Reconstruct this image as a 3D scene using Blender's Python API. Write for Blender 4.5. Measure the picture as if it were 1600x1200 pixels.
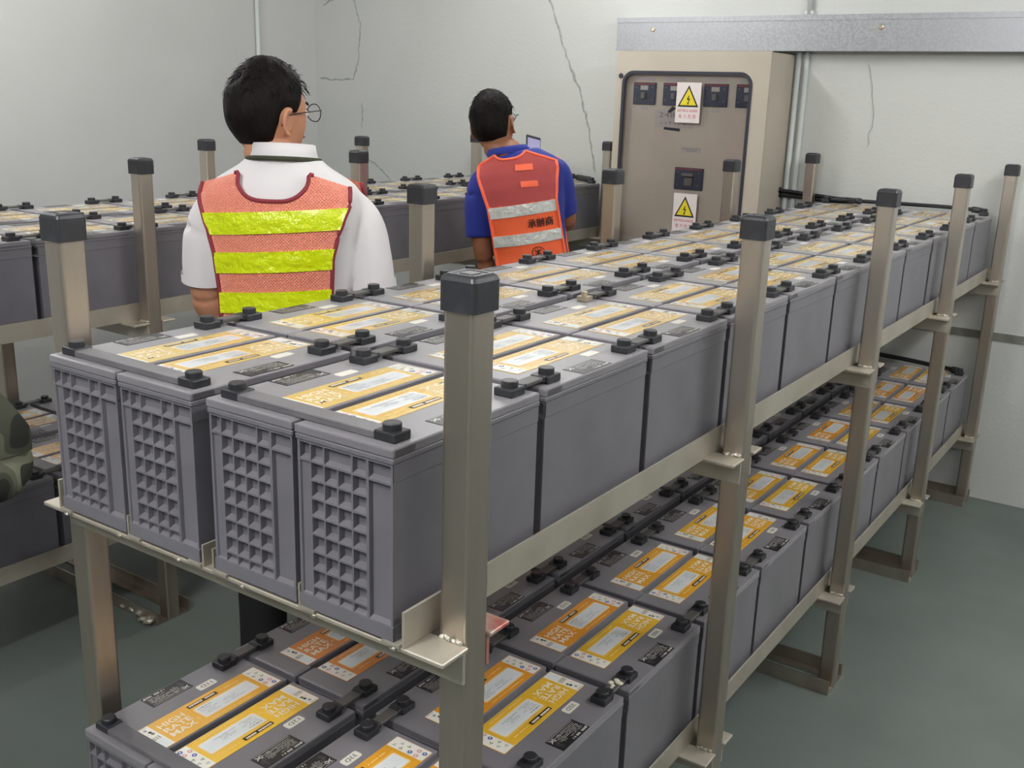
import bpy, bmesh, math, random
from mathutils import Vector, Matrix, noise as mnoise
R = math.radians
random.seed(7)
for o in list(bpy.data.objects):
    bpy.data.objects.remove(o)
SC = bpy.context.scene
COL = SC.collection

# ------------------------------------------------------------------ camera, world, light, exposure
cam_d = bpy.data.cameras.new('camera')
cam_d.sensor_width = 36.0
cam_d.lens = 36.158
cam_d.clip_start = 0.02
cam = bpy.data.objects.new('camera', cam_d)
COL.objects.link(cam)
_r = ((0.8243911, -0.53776931, -0.17658847), (0.56519306, 0.79896305, 0.20546254), (0.03059621, -0.26918806, 0.96260151))
cam.matrix_world = Matrix(((_r[0][0], _r[0][2], -_r[0][1], 0.79208), (_r[1][0], _r[1][2], -_r[1][1], -0.92872),
                           (_r[2][0], _r[2][2], -_r[2][1], 1.70594), (0, 0, 0, 1)))
SC.camera = cam

w = bpy.data.worlds.new('world')
SC.world = w
w.use_nodes = True
w.node_tree.nodes['Background'].inputs[0].default_value = (0.6, 0.65, 0.7, 1)
w.node_tree.nodes['Background'].inputs[1].default_value = 0.05


def tube_light(x, y, power):
    """a bare 1.2 m fluorescent tube under the ceiling: a short run of small omnidirectional lamps"""
    for k in (-1, 0, 1):
        d = bpy.data.lights.new('tube_light', 'POINT')
        d.energy, d.color, d.shadow_soft_size = power / 3, (1.0, 0.985, 0.97), 0.07
        o = bpy.data.objects.new('tube_light', d)
        o.location = (x, y + .42 * k, 2.72)
        COL.objects.link(o)


CEIL = 2.95
TUBES = [(1.35, 2.2, 76), (1.5, 0.3, 30), (-1.75, 2.75, 36), (-3.1, 0.9, 46), (2.5, 2.9, 24), (-0.3, -1.5, 122), (1.7, -2.1, 45)]  # rightmost tube added to brighten the low back wall; rearmost ones add frontal fill
for x, y, p in TUBES:
    tube_light(x, y, p)
SC.view_settings.view_transform = 'Standard'
SC.view_settings.look = 'None'
SC.view_settings.gamma = 1.0
SC.view_settings.use_curve_mapping = False
SC.view_settings.exposure = -0.03


# ------------------------------------------------------------------ materials
def lin(h):
    h = h.lstrip('#')
    v = [int(h[i:i + 2], 16) / 255 for i in (0, 2, 4)]
    return tuple([(c / 12.92 if c <= 0.04045 else ((c + 0.055) / 1.055) ** 2.4) for c in v]) + (1,)


def mat(name, col, rough=0.5, metal=0.0, col2=None, nscale=8.0, fac=(0.4, 0.7), bump=0.0, bscale=60.0, stretch=None,
        spec=None, rough2=None, detail=4.0, objcolor=False, sheen=0.0, sss=0.0, coat=0.0):
    m = bpy.data.materials.new(name)
    m.use_nodes = True
    nt = m.node_tree
    b = nt.nodes['Principled BSDF']
    c = lin(col) if isinstance(col, str) else col
    b.inputs['Base Color'].default_value = c
    b.inputs['Roughness'].default_value = rough
    b.inputs['Metallic'].default_value = metal
    if spec is not None:
        b.inputs['Specular IOR Level'].default_value = spec
    if sheen:
        b.inputs['Sheen Weight'].default_value = sheen
    if coat:
        b.inputs['Coat Weight'].default_value = coat
        b.inputs['Coat Roughness'].default_value = 0.16
        b.inputs['Coat IOR'].default_value = 1.75
    if sss:
        b.inputs['Subsurface Weight'].default_value = sss
        b.inputs['Subsurface Radius'].default_value = (0.02, 0.008, 0.004)
    tc = nt.nodes.new('ShaderNodeTexCoord')
    src = tc.outputs['Object']
    if stretch:
        mp = nt.nodes.new('ShaderNodeMapping')
        mp.inputs['Scale'].default_value = stretch
        nt.links.new(src, mp.inputs[0])
        src = mp.outputs[0]
    if objcolor:
        oi = nt.nodes.new('ShaderNodeObjectInfo')
        nt.links.new(oi.outputs['Color'], b.inputs['Base Color'])
    if col2 is not None:
        n = nt.nodes.new('ShaderNodeTexNoise')
        n.inputs['Scale'].default_value = nscale
        n.inputs['Detail'].default_value = detail
        nt.links.new(src, n.inputs['Vector'])
        mr = nt.nodes.new('ShaderNodeMapRange')
        mr.inputs[1].default_value, mr.inputs[2].default_value = fac
        nt.links.new(n.outputs['Fac'], mr.inputs[0])
        mx = nt.nodes.new('ShaderNodeMix')
        mx.data_type = 'RGBA'
        mx.inputs[6].default_value = c
        mx.inputs[7].default_value = lin(col2) if isinstance(col2, str) else col2
        nt.links.new(mr.outputs[0], mx.inputs[0])
        nt.links.new(mx.outputs[2], b.inputs['Base Color'])
        if rough2 is not None:
            m2 = nt.nodes.new('ShaderNodeMapRange')
            m2.inputs[1].default_value, m2.inputs[2].default_value = fac
            m2.inputs[3].default_value, m2.inputs[4].default_value = rough, rough2
            nt.links.new(n.outputs['Fac'], m2.inputs[0])
            nt.links.new(m2.outputs[0], b.inputs['Roughness'])
    if bump:
        n2 = nt.nodes.new('ShaderNodeTexNoise')
        n2.inputs['Scale'].default_value = bscale
        n2.inputs['Detail'].default_value = 3
        nt.links.new(src, n2.inputs['Vector'])
        bp = nt.nodes.new('ShaderNodeBump')
        bp.inputs['Strength'].default_value = bump
        bp.inputs['Distance'].default_value = 0.01
        nt.links.new(n2.outputs['Fac'], bp.inputs['Height'])
        nt.links.new(bp.outputs[0], b.inputs['Normal'])
    return m


def weave(m, scale, strength, ang=45, hole=0.0, dist=0.002):
    """diagonal woven relief (two crossed waves); hole > 0 opens that share of it, as in net cloth"""
    nt = m.node_tree
    b = nt.nodes['Principled BSDF']
    tc = nt.nodes.new('ShaderNodeTexCoord')
    hs = []
    for a in (ang, -ang):
        mp = nt.nodes.new('ShaderNodeMapping')
        mp.inputs['Rotation'].default_value = (0, R(a), 0)
        nt.links.new(tc.outputs['Object'], mp.inputs[0])
        wv = nt.nodes.new('ShaderNodeTexWave')
        wv.inputs['Scale'].default_value = scale
        wv.bands_direction = 'X'
        nt.links.new(mp.outputs[0], wv.inputs['Vector'])
        hs.append(wv.outputs['Fac'])
    mx = nt.nodes.new('ShaderNodeMath')
    mx.operation = 'MAXIMUM'
    nt.links.new(hs[0], mx.inputs[0])
    nt.links.new(hs[1], mx.inputs[1])
    bp = nt.nodes.new('ShaderNodeBump')
    bp.inputs['Strength'].default_value = strength
    bp.inputs['Distance'].default_value = dist
    nt.links.new(mx.outputs[0], bp.inputs['Height'])
    nt.links.new(bp.outputs[0], b.inputs['Normal'])
    if hole:
        lt = nt.nodes.new('ShaderNodeMath')
        lt.operation = 'GREATER_THAN'
        lt.inputs[1].default_value = hole
        nt.links.new(mx.outputs[0], lt.inputs[0])
        nt.links.new(lt.outputs[0], b.inputs['Alpha'])
    return m


M = {}
M['wall'] = mat('wall_paint', '#c2c4c2', 0.55, col2='#bbbebb', nscale=1.3, bump=0.12, bscale=55)
M['wall_left'] = mat('wall_paint_left', '#c0c1c0', 0.55, col2='#b9bab9', nscale=1.1, bump=0.12, bscale=55)
M['ceiling'] = mat('ceiling_paint', '#d9dad6', 0.7, col2='#cfd1cd', nscale=2)
M['floor'] = mat('floor_paint', '#68706c', 0.45, col2='#5c645f', nscale=1.6, fac=(0.35, 0.7), bump=0.06, bscale=140, rough2=0.6)
M['case'] = mat('grey_plastic', '#6a6870', 0.5, sheen=0.12, col2='#5f5d64', nscale=9, fac=(0.35, 0.75), bump=0.03, bscale=300)
M['lid'] = mat('grey_lid_plastic', '#6c6970', 0.38, sheen=0.32, col2='#7d7a81', nscale=6, fac=(0.45, 0.85), bump=0.03, bscale=300)
M['black'] = mat('black_plastic', '#26272b', 0.42, col2='#303136', nscale=25, bump=0.05, bscale=200)
M['cap'] = mat('black_cap_plastic', '#2c2d32', 0.42, col2='#43444a', nscale=22, fac=(0.55, 0.85), bump=0.06, bscale=120)
M['bar'] = mat('dull_link_sleeve', '#4c4a49', 0.5, col2='#5a5754', nscale=30)
M['strip_link'] = mat('grey_strip_cover', '#555359', 0.45, sheen=0.2, col2='#626064', nscale=14)
M['steel'] = mat('stainless_steel', '#c0b7ac', 0.30, 0.92, col2='#a3978b', nscale=9, stretch=(1, 1, 0.12), fac=(0.35, 0.7), rough2=0.46, bump=0.04, bscale=90)
M['rail'] = mat('pale_rail_steel', '#b3ada1', 0.46, 0.45, col2='#a1998c', nscale=7, fac=(0.4, 0.75), bump=0.04, bscale=60)
M['weld'] = mat('weld_bead', '#c9c4ba', 0.35, 0.7, col2='#96907f', nscale=60, bump=0.6, bscale=120)
M['label'] = mat('label_paper', '#e0a030', 0.26, objcolor=True, bump=0.10, bscale=22, coat=0.8)
M['label_white'] = mat('label_white', '#efebe2', 0.26, bump=0.10, bscale=22, coat=0.8)
M['label_panel'] = mat('label_panel', '#e2e7ea', 0.26, bump=0.10, bscale=22, coat=0.8)
M['letter'] = mat('label_lettering', '#e6d6c0', 0.4)
M['ink'] = mat('black_ink', '#1d1a18', 0.45)
M['faint'] = mat('faint_ink', '#8d8f93', 0.45)
M['pale_orange'] = mat('pale_orange_print', '#e9bf78', 0.4)
M['blue'] = mat('blue_print', '#3c58a0', 0.4)
M['green'] = mat('green_print', '#5d6b3c', 0.4)
M['pink'] = mat('pink_print', '#c98f96', 0.4)
M['tag'] = mat('cream_tag', '#d8d4cb', 0.4)
M['plate'] = mat('black_data_plate', '#222226', 0.38)
M['plate_ink'] = mat('data_plate_print', '#bdbab6', 0.45)
M['cabinet'] = mat('beige_cabinet_paint', '#b6aea1', 0.42, col2='#aea698', nscale=3, bump=0.04, bscale=250)
M['inner'] = mat('inner_panel_paint', '#e6dccf', 0.5, col2='#ddd3c6', nscale=4)
M['gasket'] = mat('dark_gasket', '#2b2c3a', 0.5)
M['breaker'] = mat('breaker_plastic', '#4a5066', 0.45)
M['breaker_red'] = mat('breaker_red_strip', '#9c4a58', 0.45)
M['breaker_grey'] = mat('breaker_grey', '#8b8888', 0.45)
M['sign'] = mat('sign_white', '#d8cfcd', 0.45)
M['sign_yellow'] = mat('sign_yellow', '#dccb2c', 0.45)
M['red_print'] = mat('red_print', '#c46a72', 0.5)
M['galv'] = mat('galvanised_sheet', '#a0a3a8', 0.36, 0.65, col2='#a9acb0', nscale=85, fac=(0.42, 0.6), rough2=0.45, detail=1.5)
M['strip'] = mat('earth_strip', '#8f8f89', 0.5, 0.5, col2='#75756f', nscale=18)
M['pvc'] = mat('white_pvc', '#c3cac8', 0.4)
M['crack'] = mat('crack_filler', '#a3a9a5', 0.8, col2='#858b87', nscale=40)
M['cable'] = mat('black_cable', '#17171b', 0.45)
M['skin'] = mat('skin', '#c08a6c', 0.5, col2='#b57c60', nscale=14, sss=0.08, bump=0.03, bscale=160)
M['skin2'] = mat('skin_tanned', '#9a664a', 0.5, col2='#8c5a40', nscale=14, sss=0.06, bump=0.03, bscale=160)
M['hair'] = mat('black_hair', '#110e0d', 0.6, spec=0.12, col2='#191412', nscale=40, bump=0.4, bscale=160, stretch=(1, 1, 0.25))
M['shirt'] = mat('white_shirt', '#e2dfe2', 0.75, bump=0.25, bscale=9, sheen=0.1)
M['blue_shirt'] = mat('royal_blue_shirt', '#1f2f8e', 0.8, bump=0.2, bscale=10, sheen=0.1)
M['trouser'] = mat('black_trousers', '#141418', 0.8, bump=0.15, bscale=20)
M['vest1'] = weave(mat('coral_net', '#f2917a', 0.6, spec=0.3), 55, 0.7, 45, 0.24)
M['binding'] = mat('dark_red_binding', '#8c2f3c', 0.7)
M['yellow_tape'] = mat('reflective_yellow_tape', '#d6e600', 0.25, bump=0.9, bscale=48, coat=0.5)
M['vest2'] = mat('orange_cloth', '#f4683a', 0.65, bump=0.1, bscale=14)
M['net2'] = weave(mat('orange_net', '#d8604f', 0.65, spec=0.3), 110, 0.4, 45, 0.6)
M['orange_edge'] = mat('orange_binding', '#ff6f4a', 0.6)
M['silver_tape'] = mat('reflective_silver_tape', '#d3d6d2', 0.28, 0.15, col2='#e2e4e1', nscale=30, bump=0.8, bscale=42)
M['shoe'] = mat('black_shoe', '#121214', 0.4)
M['metal_thin'] = mat('dark_wire', '#2c2c30', 0.3, 0.7)
M['screen'] = mat('phone_screen', '#8f8bb0', 0.15)
_b = M['screen'].node_tree.nodes['Principled BSDF']
_b.inputs['Emission Color'].default_value = lin('#a9a4cc')
_b.inputs['Emission Strength'].default_value = 0.35
M['eye'] = mat('eye_white', '#e6e2dc', 0.2)
M['lip'] = mat('lip', '#9a5c50', 0.5)
M['white_residue'] = mat('white_residue', '#d9d3c0', 0.7, bump=0.5, bscale=90)
M['copper'] = mat('bare_bolt_metal', '#c9b9a4', 0.3, 0.8)
M['red_paint'] = mat('red_marked_rail', '#b3ada0', 0.45, 0.3, col2='#b4524a', nscale=9, fac=(0.5, 0.62))
M['strap'] = mat('olive_webbing', '#3b3f2c', 0.8, bump=0.3, bscale=200)


def camo():
    m = mat('camouflage_cloth', '#4a513c', 0.85, bump=0.25, bscale=14)
    nt = m.node_tree
    b = nt.nodes['Principled BSDF']
    tc = nt.nodes.new('ShaderNodeTexCoord')
    n = nt.nodes.new('ShaderNodeTexNoise')
    n.inputs['Scale'].default_value = 7
    n.inputs['Detail'].default_value = 1.0
    nt.links.new(tc.outputs['Object'], n.inputs['Vector'])
    r = nt.nodes.new('ShaderNodeValToRGB')
    r.color_ramp.interpolation = 'CONSTANT'
    e = r.color_ramp.elements
    e[0].position, e[0].color = 0.0, lin('#2b2d27')
    e[1].position, e[1].color = 0.43, lin('#4a4d41')
    for p, c in ((0.5, '#66695a'), (0.58, '#868775'), (0.66, '#3a3c34')):
        x = e.new(p)
        x.color = lin(c)
    nt.links.new(n.outputs['Fac'], r.inputs[0])
    nt.links.new(r.outputs[0], b.inputs['Base Color'])
    return m


M['camo'] = camo()


def pane():
    m = bpy.data.materials.new('clear_pane')
    m.use_nodes = True
    nt = m.node_tree
    nt.nodes.clear()
    out = nt.nodes.new('ShaderNodeOutputMaterial')
    tr = nt.nodes.new('ShaderNodeBsdfTransparent')
    tr.inputs[0].default_value = (1.0, 1.0, 1.0, 1)
    gl = nt.nodes.new('ShaderNodeBsdfGlossy')
    gl.inputs['Roughness'].default_value = 0.04
    fr = nt.nodes.new('ShaderNodeFresnel')
    fr.inputs[0].default_value = 1.6
    mx = nt.nodes.new('ShaderNodeMixShader')
    nt.links.new(fr.outputs[0], mx.inputs[0])
    nt.links.new(tr.outputs[0], mx.inputs[1])
    nt.links.new(gl.outputs[0], mx.inputs[2])
    nt.links.new(mx.outputs[0], out.inputs[0])
    return m


M['pane'] = pane()


# ------------------------------------------------------------------ mesh helpers
class MB:
    """collects geometry for ONE mesh object; each face remembers its material"""

    def __init__(s):
        s.v, s.f, s.m, s.mats, s.sm = [], [], [], [], []

    def mi(s, m):
        if m not in s.mats:
            s.mats.append(m)
        return s.mats.index(m)

    def add(s, vs, fs, m, smooth=False):
        k = len(s.v)
        s.v += [tuple(p) for p in vs]
        i = s.mi(m)
        for f in fs:
            s.f.append(tuple(k + q for q in f))
            s.m.append(i)
            s.sm.append(smooth)

    def box(s, x0, x1, y0, y1, z0, z1, m, bev=0.0, seg=1):
        if bev <= 0:
            s.add([(x0, y0, z0), (x1, y0, z0), (x1, y1, z0), (x0, y1, z0), (x0, y0, z1), (x1, y0, z1), (x1, y1, z1), (x0, y1, z1)],
                  [(0, 3, 2, 1), (4, 5, 6, 7), (0, 1, 5, 4), (1, 2, 6, 5), (2, 3, 7, 6), (3, 0, 4, 7)], m)
            return
        b = bmesh.new()
        bmesh.ops.create_cube(b, size=1)
        for v in b.verts:
            v.co = Vector(((x0 + x1) / 2 + v.co.x * (x1 - x0), (y0 + y1) / 2 + v.co.y * (y1 - y0), (z0 + z1) / 2 + v.co.z * (z1 - z0)))
        bmesh.ops.bevel(b, geom=list(b.edges) + list(b.verts), offset=bev, segments=seg, affect='EDGES', profile=0.5)
        b.verts.index_update()
        s.add([v.co[:] for v in b.verts], [[v.index for v in f.verts] for f in b.faces], m)
        b.free()

    def rings(s, rs, m, cap=True, smooth=True, closed=True):
        n = len(rs[0])
        vs = [p for r in rs for p in r]
        fs = []
        for i in range(len(rs) - 1):
            for j in range(n if closed else n - 1):
                a, b = i * n + j, i * n + (j + 1) % n
                fs.append((a, b, b + n, a + n))
        if cap:
            fs.append(tuple(range(n - 1, -1, -1)))
            fs.append(tuple((len(rs) - 1) * n + j for j in range(n)))
        s.add(vs, fs, m, smooth)

    def tube(s, pts, rad, m, n=10, cap=True, flat=None, up=(0, 0, 1)):
        pts = [Vector(p) for p in pts]
        rs = []
        for i, p in enumerate(pts):
            t = (pts[min(i + 1, len(pts) - 1)] - pts[max(i - 1, 0)]).normalized()
            u = Vector(up)
            if abs(t.dot(u)) > 0.95:
                u = Vector((1, 0, 0)) if abs(t.x) < 0.9 else Vector((0, 1, 0))
            a = t.cross(u).normalized()
            b = a.cross(t).normalized()
            r = rad[i] if isinstance(rad, (list, tuple)) else rad
            r1, r2 = (r * flat, r) if flat else (r, r)
            rs.append([p + a * math.cos(2 * math.pi * k / n) * r + b * math.sin(2 * math.pi * k / n) * (r if not flat else r * flat) for k in range(n)])
        s.rings(rs, m, cap)

    def cyl(s, x, y, z0, z1, r, m, n=16, bev=0.0):
        prof = [(r, z0), (r, z1 - bev), (r - bev, z1)] if bev else [(r, z0), (r, z1)]
        s.rings([[(x + q * math.cos(2 * math.pi * k / n), y + q * math.sin(2 * math.pi * k / n), z) for k in range(n)] for q, z in prof], m, True, False)

    def poly(s, pts, z, m):
        s.add([(p[0], p[1], z) for p in pts], [tuple(range(len(pts)))], m)

    def rect(s, x0, x1, y0, y1, z, m):
        s.poly([(x0, y0), (x1, y0), (x1, y1), (x0, y1)], z, m)

    def mesh(s, name):
        me = bpy.data.meshes.new(name)
        me.from_pydata(s.v, [], s.f)
        for m in s.mats:
            me.materials.append(m)
        me.polygons.foreach_set('material_index', s.m)
        me.polygons.foreach_set('use_smooth', s.sm)
        me.update()
        return me

    def build(s, name, parent=None, loc=None):
        return put(name, s.mesh(name), parent, loc)


def put(name, me, parent=None, loc=None):
    o = bpy.data.objects.new(name, me)
    COL.objects.link(o)
    if parent:
        o.parent = parent
    if loc:
        o.location = loc
    return o


def tag(o, label, cat, group=None):
    o['label'] = label
    o['category'] = cat
    if group:
        o['group'] = group
    return o


def thing(name, label, cat, loc=(0, 0, 0), rz=0.0, group=None):
    o = bpy.data.objects.new(name, None)
    COL.objects.link(o)
    o.empty_display_size = 0.05
    o.location = loc
    o.rotation_euler = (0, 0, rz)
    return tag(o, label, cat, group)


def structure(o):
    o['kind'] = 'structure'
    return o


def text_polys(body, width, height, bold=0.0, res=2):
    """flat letters as (verts, faces), scaled to width x height with its lower left corner at 0,0"""
    c = bpy.data.curves.new('lettering', 'FONT')
    c.body = body
    c.resolution_u = res
    c.offset = bold
    o = bpy.data.objects.new('lettering', c)
    COL.objects.link(o)
    dg = bpy.context.evaluated_depsgraph_get()
    me = bpy.data.meshes.new_from_object(o.evaluated_get(dg))
    vs = [v.co.copy() for v in me.vertices]
    fs = [tuple(p.vertices) for p in me.polygons]
    bpy.data.objects.remove(o)
    bpy.data.curves.remove(c)
    bpy.data.meshes.remove(me)
    if not vs:
        return [], []
    x0, x1 = min(v.x for v in vs), max(v.x for v in vs)
    y0, y1 = min(v.y for v in vs), max(v.y for v in vs)
    return [((v.x - x0) / (x1 - x0) * width, (v.y - y0) / (y1 - y0) * height) for v in vs], fs


def rrect(x0, x1, y0, y1, r, n=4):
    out = []
    for cx, cy, a in ((x1 - r, y1 - r, 0), (x0 + r, y1 - r, 90), (x0 + r, y0 + r, 180), (x1 - r, y0 + r, 270)):
        for k in range(n + 1):
            t = R(a + 90 * k / n)
            out.append((cx + r * math.cos(t), cy + r * math.sin(t)))
    return out


# ------------------------------------------------------------------ room
WX0, WX1, WY0, WY1 = -4.03, 4.6, -5.5, 3.93


def slab(name, x0, x1, y0, y1, z0, z1, m):
    b = MB()
    b.box(x0, x1, y0, y1, z0, z1, m)
    return structure(b.build(name))


slab('floor', WX0 - 0.1, WX1 + 0.1, WY0 - 0.1, WY1 + 0.1, -0.1, 0, M['floor'])
slab('ceiling', WX0 - 0.1, WX1 + 0.1, WY0 - 0.1, WY1 + 0.1, CEIL, CEIL + 0.1, M['ceiling'])
wall_back = slab('wall_back', WX0 - 0.1, WX1 + 0.1, WY1, WY1 + 0.1, 0, CEIL, M['wall'])
wall_left = slab('wall_left', WX0 - 0.1, WX0, WY0 - 0.1, WY1, 0, CEIL, M['wall_left'])
slab('wall_right', WX1, WX1 + 0.1, WY0 - 0.1, WY1, 0, CEIL, M['wall'])
slab('wall_front', WX0, WX1, WY0 - 0.1, WY0, 0, CEIL, M['wall'])


def crack(pts, wd, wall=wall_back):
    b = MB()
    rnd = random.Random(len(pts) * 7 + int(wd * 1e5))
    P = []
    for i in range(len(pts) - 1):
        for k in range(8):
            t = k / 8
            P.append((pts[i][0] * (1 - t) + pts[i + 1][0] * t + rnd.uniform(-.006, .006), pts[i][1] * (1 - t) + pts[i + 1][1] * t + rnd.uniform(-.006, .006)))
    P.append(pts[-1])
    n = len(P)
    rs = []
    for i, (x, z) in enumerate(P):
        q, r_ = P[max(i - 1, 0)], P[min(i + 1, n - 1)]
        dx, dz = r_[0] - q[0], r_[1] - q[1]
        L = math.hypot(dx, dz) or 1
        nx, nz = -dz / L, dx / L
        w_ = wd * (0.45 + 0.55 * rnd.random()) * (0.25 if i in (0, n - 1) else 1)
        rs.append([(x - nx * w_, WY1 + .001, z - nz * w_), (x, WY1 - .004, z), (x + nx * w_, WY1 + .001, z + nz * w_)])
    b.rings(rs, M['crack'], False, True, False)
    return b.build('crack', wall)


crack([(-2.33, 2.3), (-2.312, 2.201), (-2.221, 1.976), (-2.11, 1.751), (-2.04, 1.55), (-1.985, 1.328)], .011)
crack([(-3.961, 2.209), (-3.85, 2.25), (-3.706, 2.304)], .009)
crack([(-3.712, 2.33), (-3.707, 2.233), (-3.657, 2.087), (-3.675, 1.885), (-3.714, 1.78), (-3.85, 1.772), (-4.0, 1.782)], .008)
crack([(-3.647, 1.643), (-3.649, 1.49)], .008)
crack([(-3.60, 1.305), (-3.53, 1.275), (-3.411, 1.193)], .007)
crack([(-0.614, 1.894), (-0.568, 1.702), (-0.578, 1.533)], .0025)

b = MB()
b.box(WX0, WX1, WY1 - .006, WY1, .738, .772, M['strip'])
o = b.build('trim_1')
structure(o)
# conduits beside the cabinet, above the trunking, and on the left wall
for i, (x, z0, z1) in enumerate(((-.931, .0, 1.944), (-.893, .0, 1.944))):
    b = MB()
    b.tube([(x, WY1 - .0125, z0), (x, WY1 - .0125, z1)], .0125, M['pvc'], 12)
    tag(b.build('conduit'), ('white vertical conduit touching the cabinet side', 'white vertical conduit on the wall, second from the cabinet')[i], 'conduit', 'white wall conduits')
b = MB()
b.tube([(-.905, WY1 - .0125, 2.098), (-.905, WY1 - .0125, CEIL - .002)], .0125, M['pvc'], 12)
o = tag(b.build('conduit'), 'short white conduit rising above the galvanised trunking', 'conduit', 'white wall conduits')
b2 = MB()
b2.box(-.927, -.883, WY1 - .022, WY1 - .0005, 2.104, 2.122, M['pvc'], .003)
b2.build('conduit_clip', o)
b = MB()
b.tube([(WX0 + .013, 3.445, .0), (WX0 + .013, 3.445, CEIL - .002)], .013, M['pvc'], 12)
tag(b.build('conduit'), 'white vertical conduit on the left wall above the first worker', 'conduit', 'white wall conduits')

# galvanised trunking
TZ0, TZ1, TY = 1.945, 2.098, WY1 - .075
t = thing('cable_trunking', 'galvanised steel trunking along the back wall above the cabinet', 'trunking', (0, WY1 - .003, TZ0))
b = MB()
b.box(-1.86, 2.4, -.072, 0, 0, .153, M['galv'], .002)
b.build('trunking_body', t)
b = MB()
b.box(-1.862, 2.402, -.0745, -.072, .131, .1545, M['galv'])
b.box(-1.862, 2.402, -.0745, -.072, -.001, .008, M['galv'])
b.build('cover_lip', t)
for x in (-1.66, -.56, .5, 1.6):
    b = MB()
    b.rings([[(x + q * math.cos(a * math.pi / 6), -y, .098 + q * math.sin(a * math.pi / 6)) for a in range(12)] for q, y in ((.011, .0715), (.011, .075), (.008, .077))], M['copper'], True, False)
    b.build('screw', t)


# ------------------------------------------------------------------ racks
LEN, PITCH, Y0 = .338, .3535, -.010
WID = .173
COLX = [-.735, -.557, -.351, -.173]       # left lid edges
ZT, ZL, BH = 1.28, .582, .2676
PY = [.048 + .942 * i for i in range(5)]
PW = .047
PXR, PXL = .029, -.816
DXB = -1.915


def sq_tube(b, x, y, z0, z1, w, m, r=.006):
    n = 3
    pr = rrect(x, x + w, y, y + w, r, n)
    b.rings([[(p[0], p[1], z) for p in pr] for z in (z0, z1)], m, True, False)


post_b = MB()
sq_tube(post_b, -PW / 2, -PW / 2, 0, 1.462, PW, M['steel'])
POST = post_b.mesh('post')
cb = MB()
h = .0275
pr = lambda q, r: rrect(-q, q, -q, q, r, 3)
cb.rings([[(p[0], p[1], z) for p in pr(q, r_)] for q, r_, z in ((h, .006, 1.452), (h, .006, 1.490), (h - .002, .006, 1.495), (h - .006, .006, 1.498), (h - .010, .004, 1.498), (h - .011, .004, 1.4965), (h - .017, .003, 1.4965), (h - .0175, .003, 1.498))], M['cap'], True, False)
CAP = cb.mesh('post_cap')


def weld(b, p, q, r, rnd):
    p, q = Vector(p), Vector(q)
    pts = [p.lerp(q, k / 9) + Vector([rnd.uniform(-.0015, .0015) for _ in range(3)]) for k in range(10)]
    b.tube(pts, [r * rnd.uniform(.7, 1.25) for _ in pts], M['weld'], 7)


def rack(label, dx, first):
    rk = thing('battery_rack', label, 'rack', (dx - .37, 1.95, 0), 0, None)
    ox, oy = -(dx - .37) + dx, -1.95
    for i, y in enumerate(PY):
        for x in (PXL, PXR):
            p = put('post', POST, rk, (ox + x + PW / 2, oy + y + PW / 2, 0))
            put('post_cap', CAP, p)
    for zt in (ZT, ZL):
        zb = zt - BH - .005            # top of the cross angles
        for i, y in enumerate(PY):
            for back in (0, 1):
                b = MB()
                m = M['red_paint'] if (first and i == 0 and back and zt == ZT) else M['rail']
                if not back:
                    y0, y1 = y - .056, y - .0005
                    b.box(PXL + .02, PXR + PW + .004, y0, y1, zb - .007, zb, m, .0015)
                    b.box(PXL + .02, PXR + PW - .001, y1 - .006, y1, zb - .056, zb - .0071, m)
                else:
                    y0, y1 = y + PW + .0005, y + PW + .046
                    b.box(PXL + .02, PXR + PW + .005, y0, y1, zb - .007, zb, m, .0015)
                    b.box(PXL + .02, PXR + PW - .001, y0, y0 + .006, zb - .05, zb - .0071, m)
                cr = b.build('cross_angle', rk, (ox, oy, 0))
                if not back:
                    wb = MB()
                    rnd = random.Random(i + int(zt * 10))
                    for xa in (PXL + .006, PXR + .004):
                        weld(wb, (xa, y - .002, zb + .002), (xa + PW - .010, y - .002, zb + .002), .0045, rnd)
                    if i == 0:
                        for k in range(6):
                            x = PXL + .09 + k * .145
                            wb.tube([(x - .004, y0 - .0005, zb - .005), (x + .004, y0 - .0005, zb - .004)], .0035, M['weld'], 6)
                    wb.build('weld_bead', cr)['kind'] = 'stuff'
        # rails along the rack that hold the batteries
        ry0, ry1 = -.0078, 3.865
        specs = [(-.742, 1, .052), (-.5595, 1, .036), (-.379, -1, .036), (-.356, 1, .036), (-.1755, 1, .036), (.012, -1, .052)]
        for x, sd, hh in specs:
            b = MB()
            t_ = .0045
            b.box(min(x, x - sd * t_) if abs(x) > .7 or x > 0 else x - .0018, max(x, x - sd * t_) if abs(x) > .7 or x > 0 else x + .0018, ry0, ry1, zb + .0001, zb + hh, M['rail'])
            if sd > 0:
                b.box(x + .002, x + .032, ry0 - .004, ry1, zb + .0001, zb + .0046, M['rail'])
            else:
                b.box(x - .032, x - .002, ry0 - .004, ry1, zb + .0001, zb + .0046, M['rail'])
            b.build('battery_rail', rk, (ox, oy, 0))
    for i, y in enumerate(PY):
        for y0, y1, yv in ((y - .046, y - .0005, y - .046), (y + PW + .0005, y + PW + .04, y + PW + .035)):
            b = MB()
            b.box(PXL, PXR + PW, y0, y1, .0005, .006, M['steel'])
            b.box(PXL, PXR + PW, yv, yv + .005, .006, .045, M['steel'])
            b.build('foot_angle', rk, (ox, oy, 0))
    return rk


rack('near stainless steel two tier rack with the waffle ended batteries in front', 0, True)
rack('far stainless steel two tier rack along the aisle, behind the two workers', DXB, False)


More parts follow.
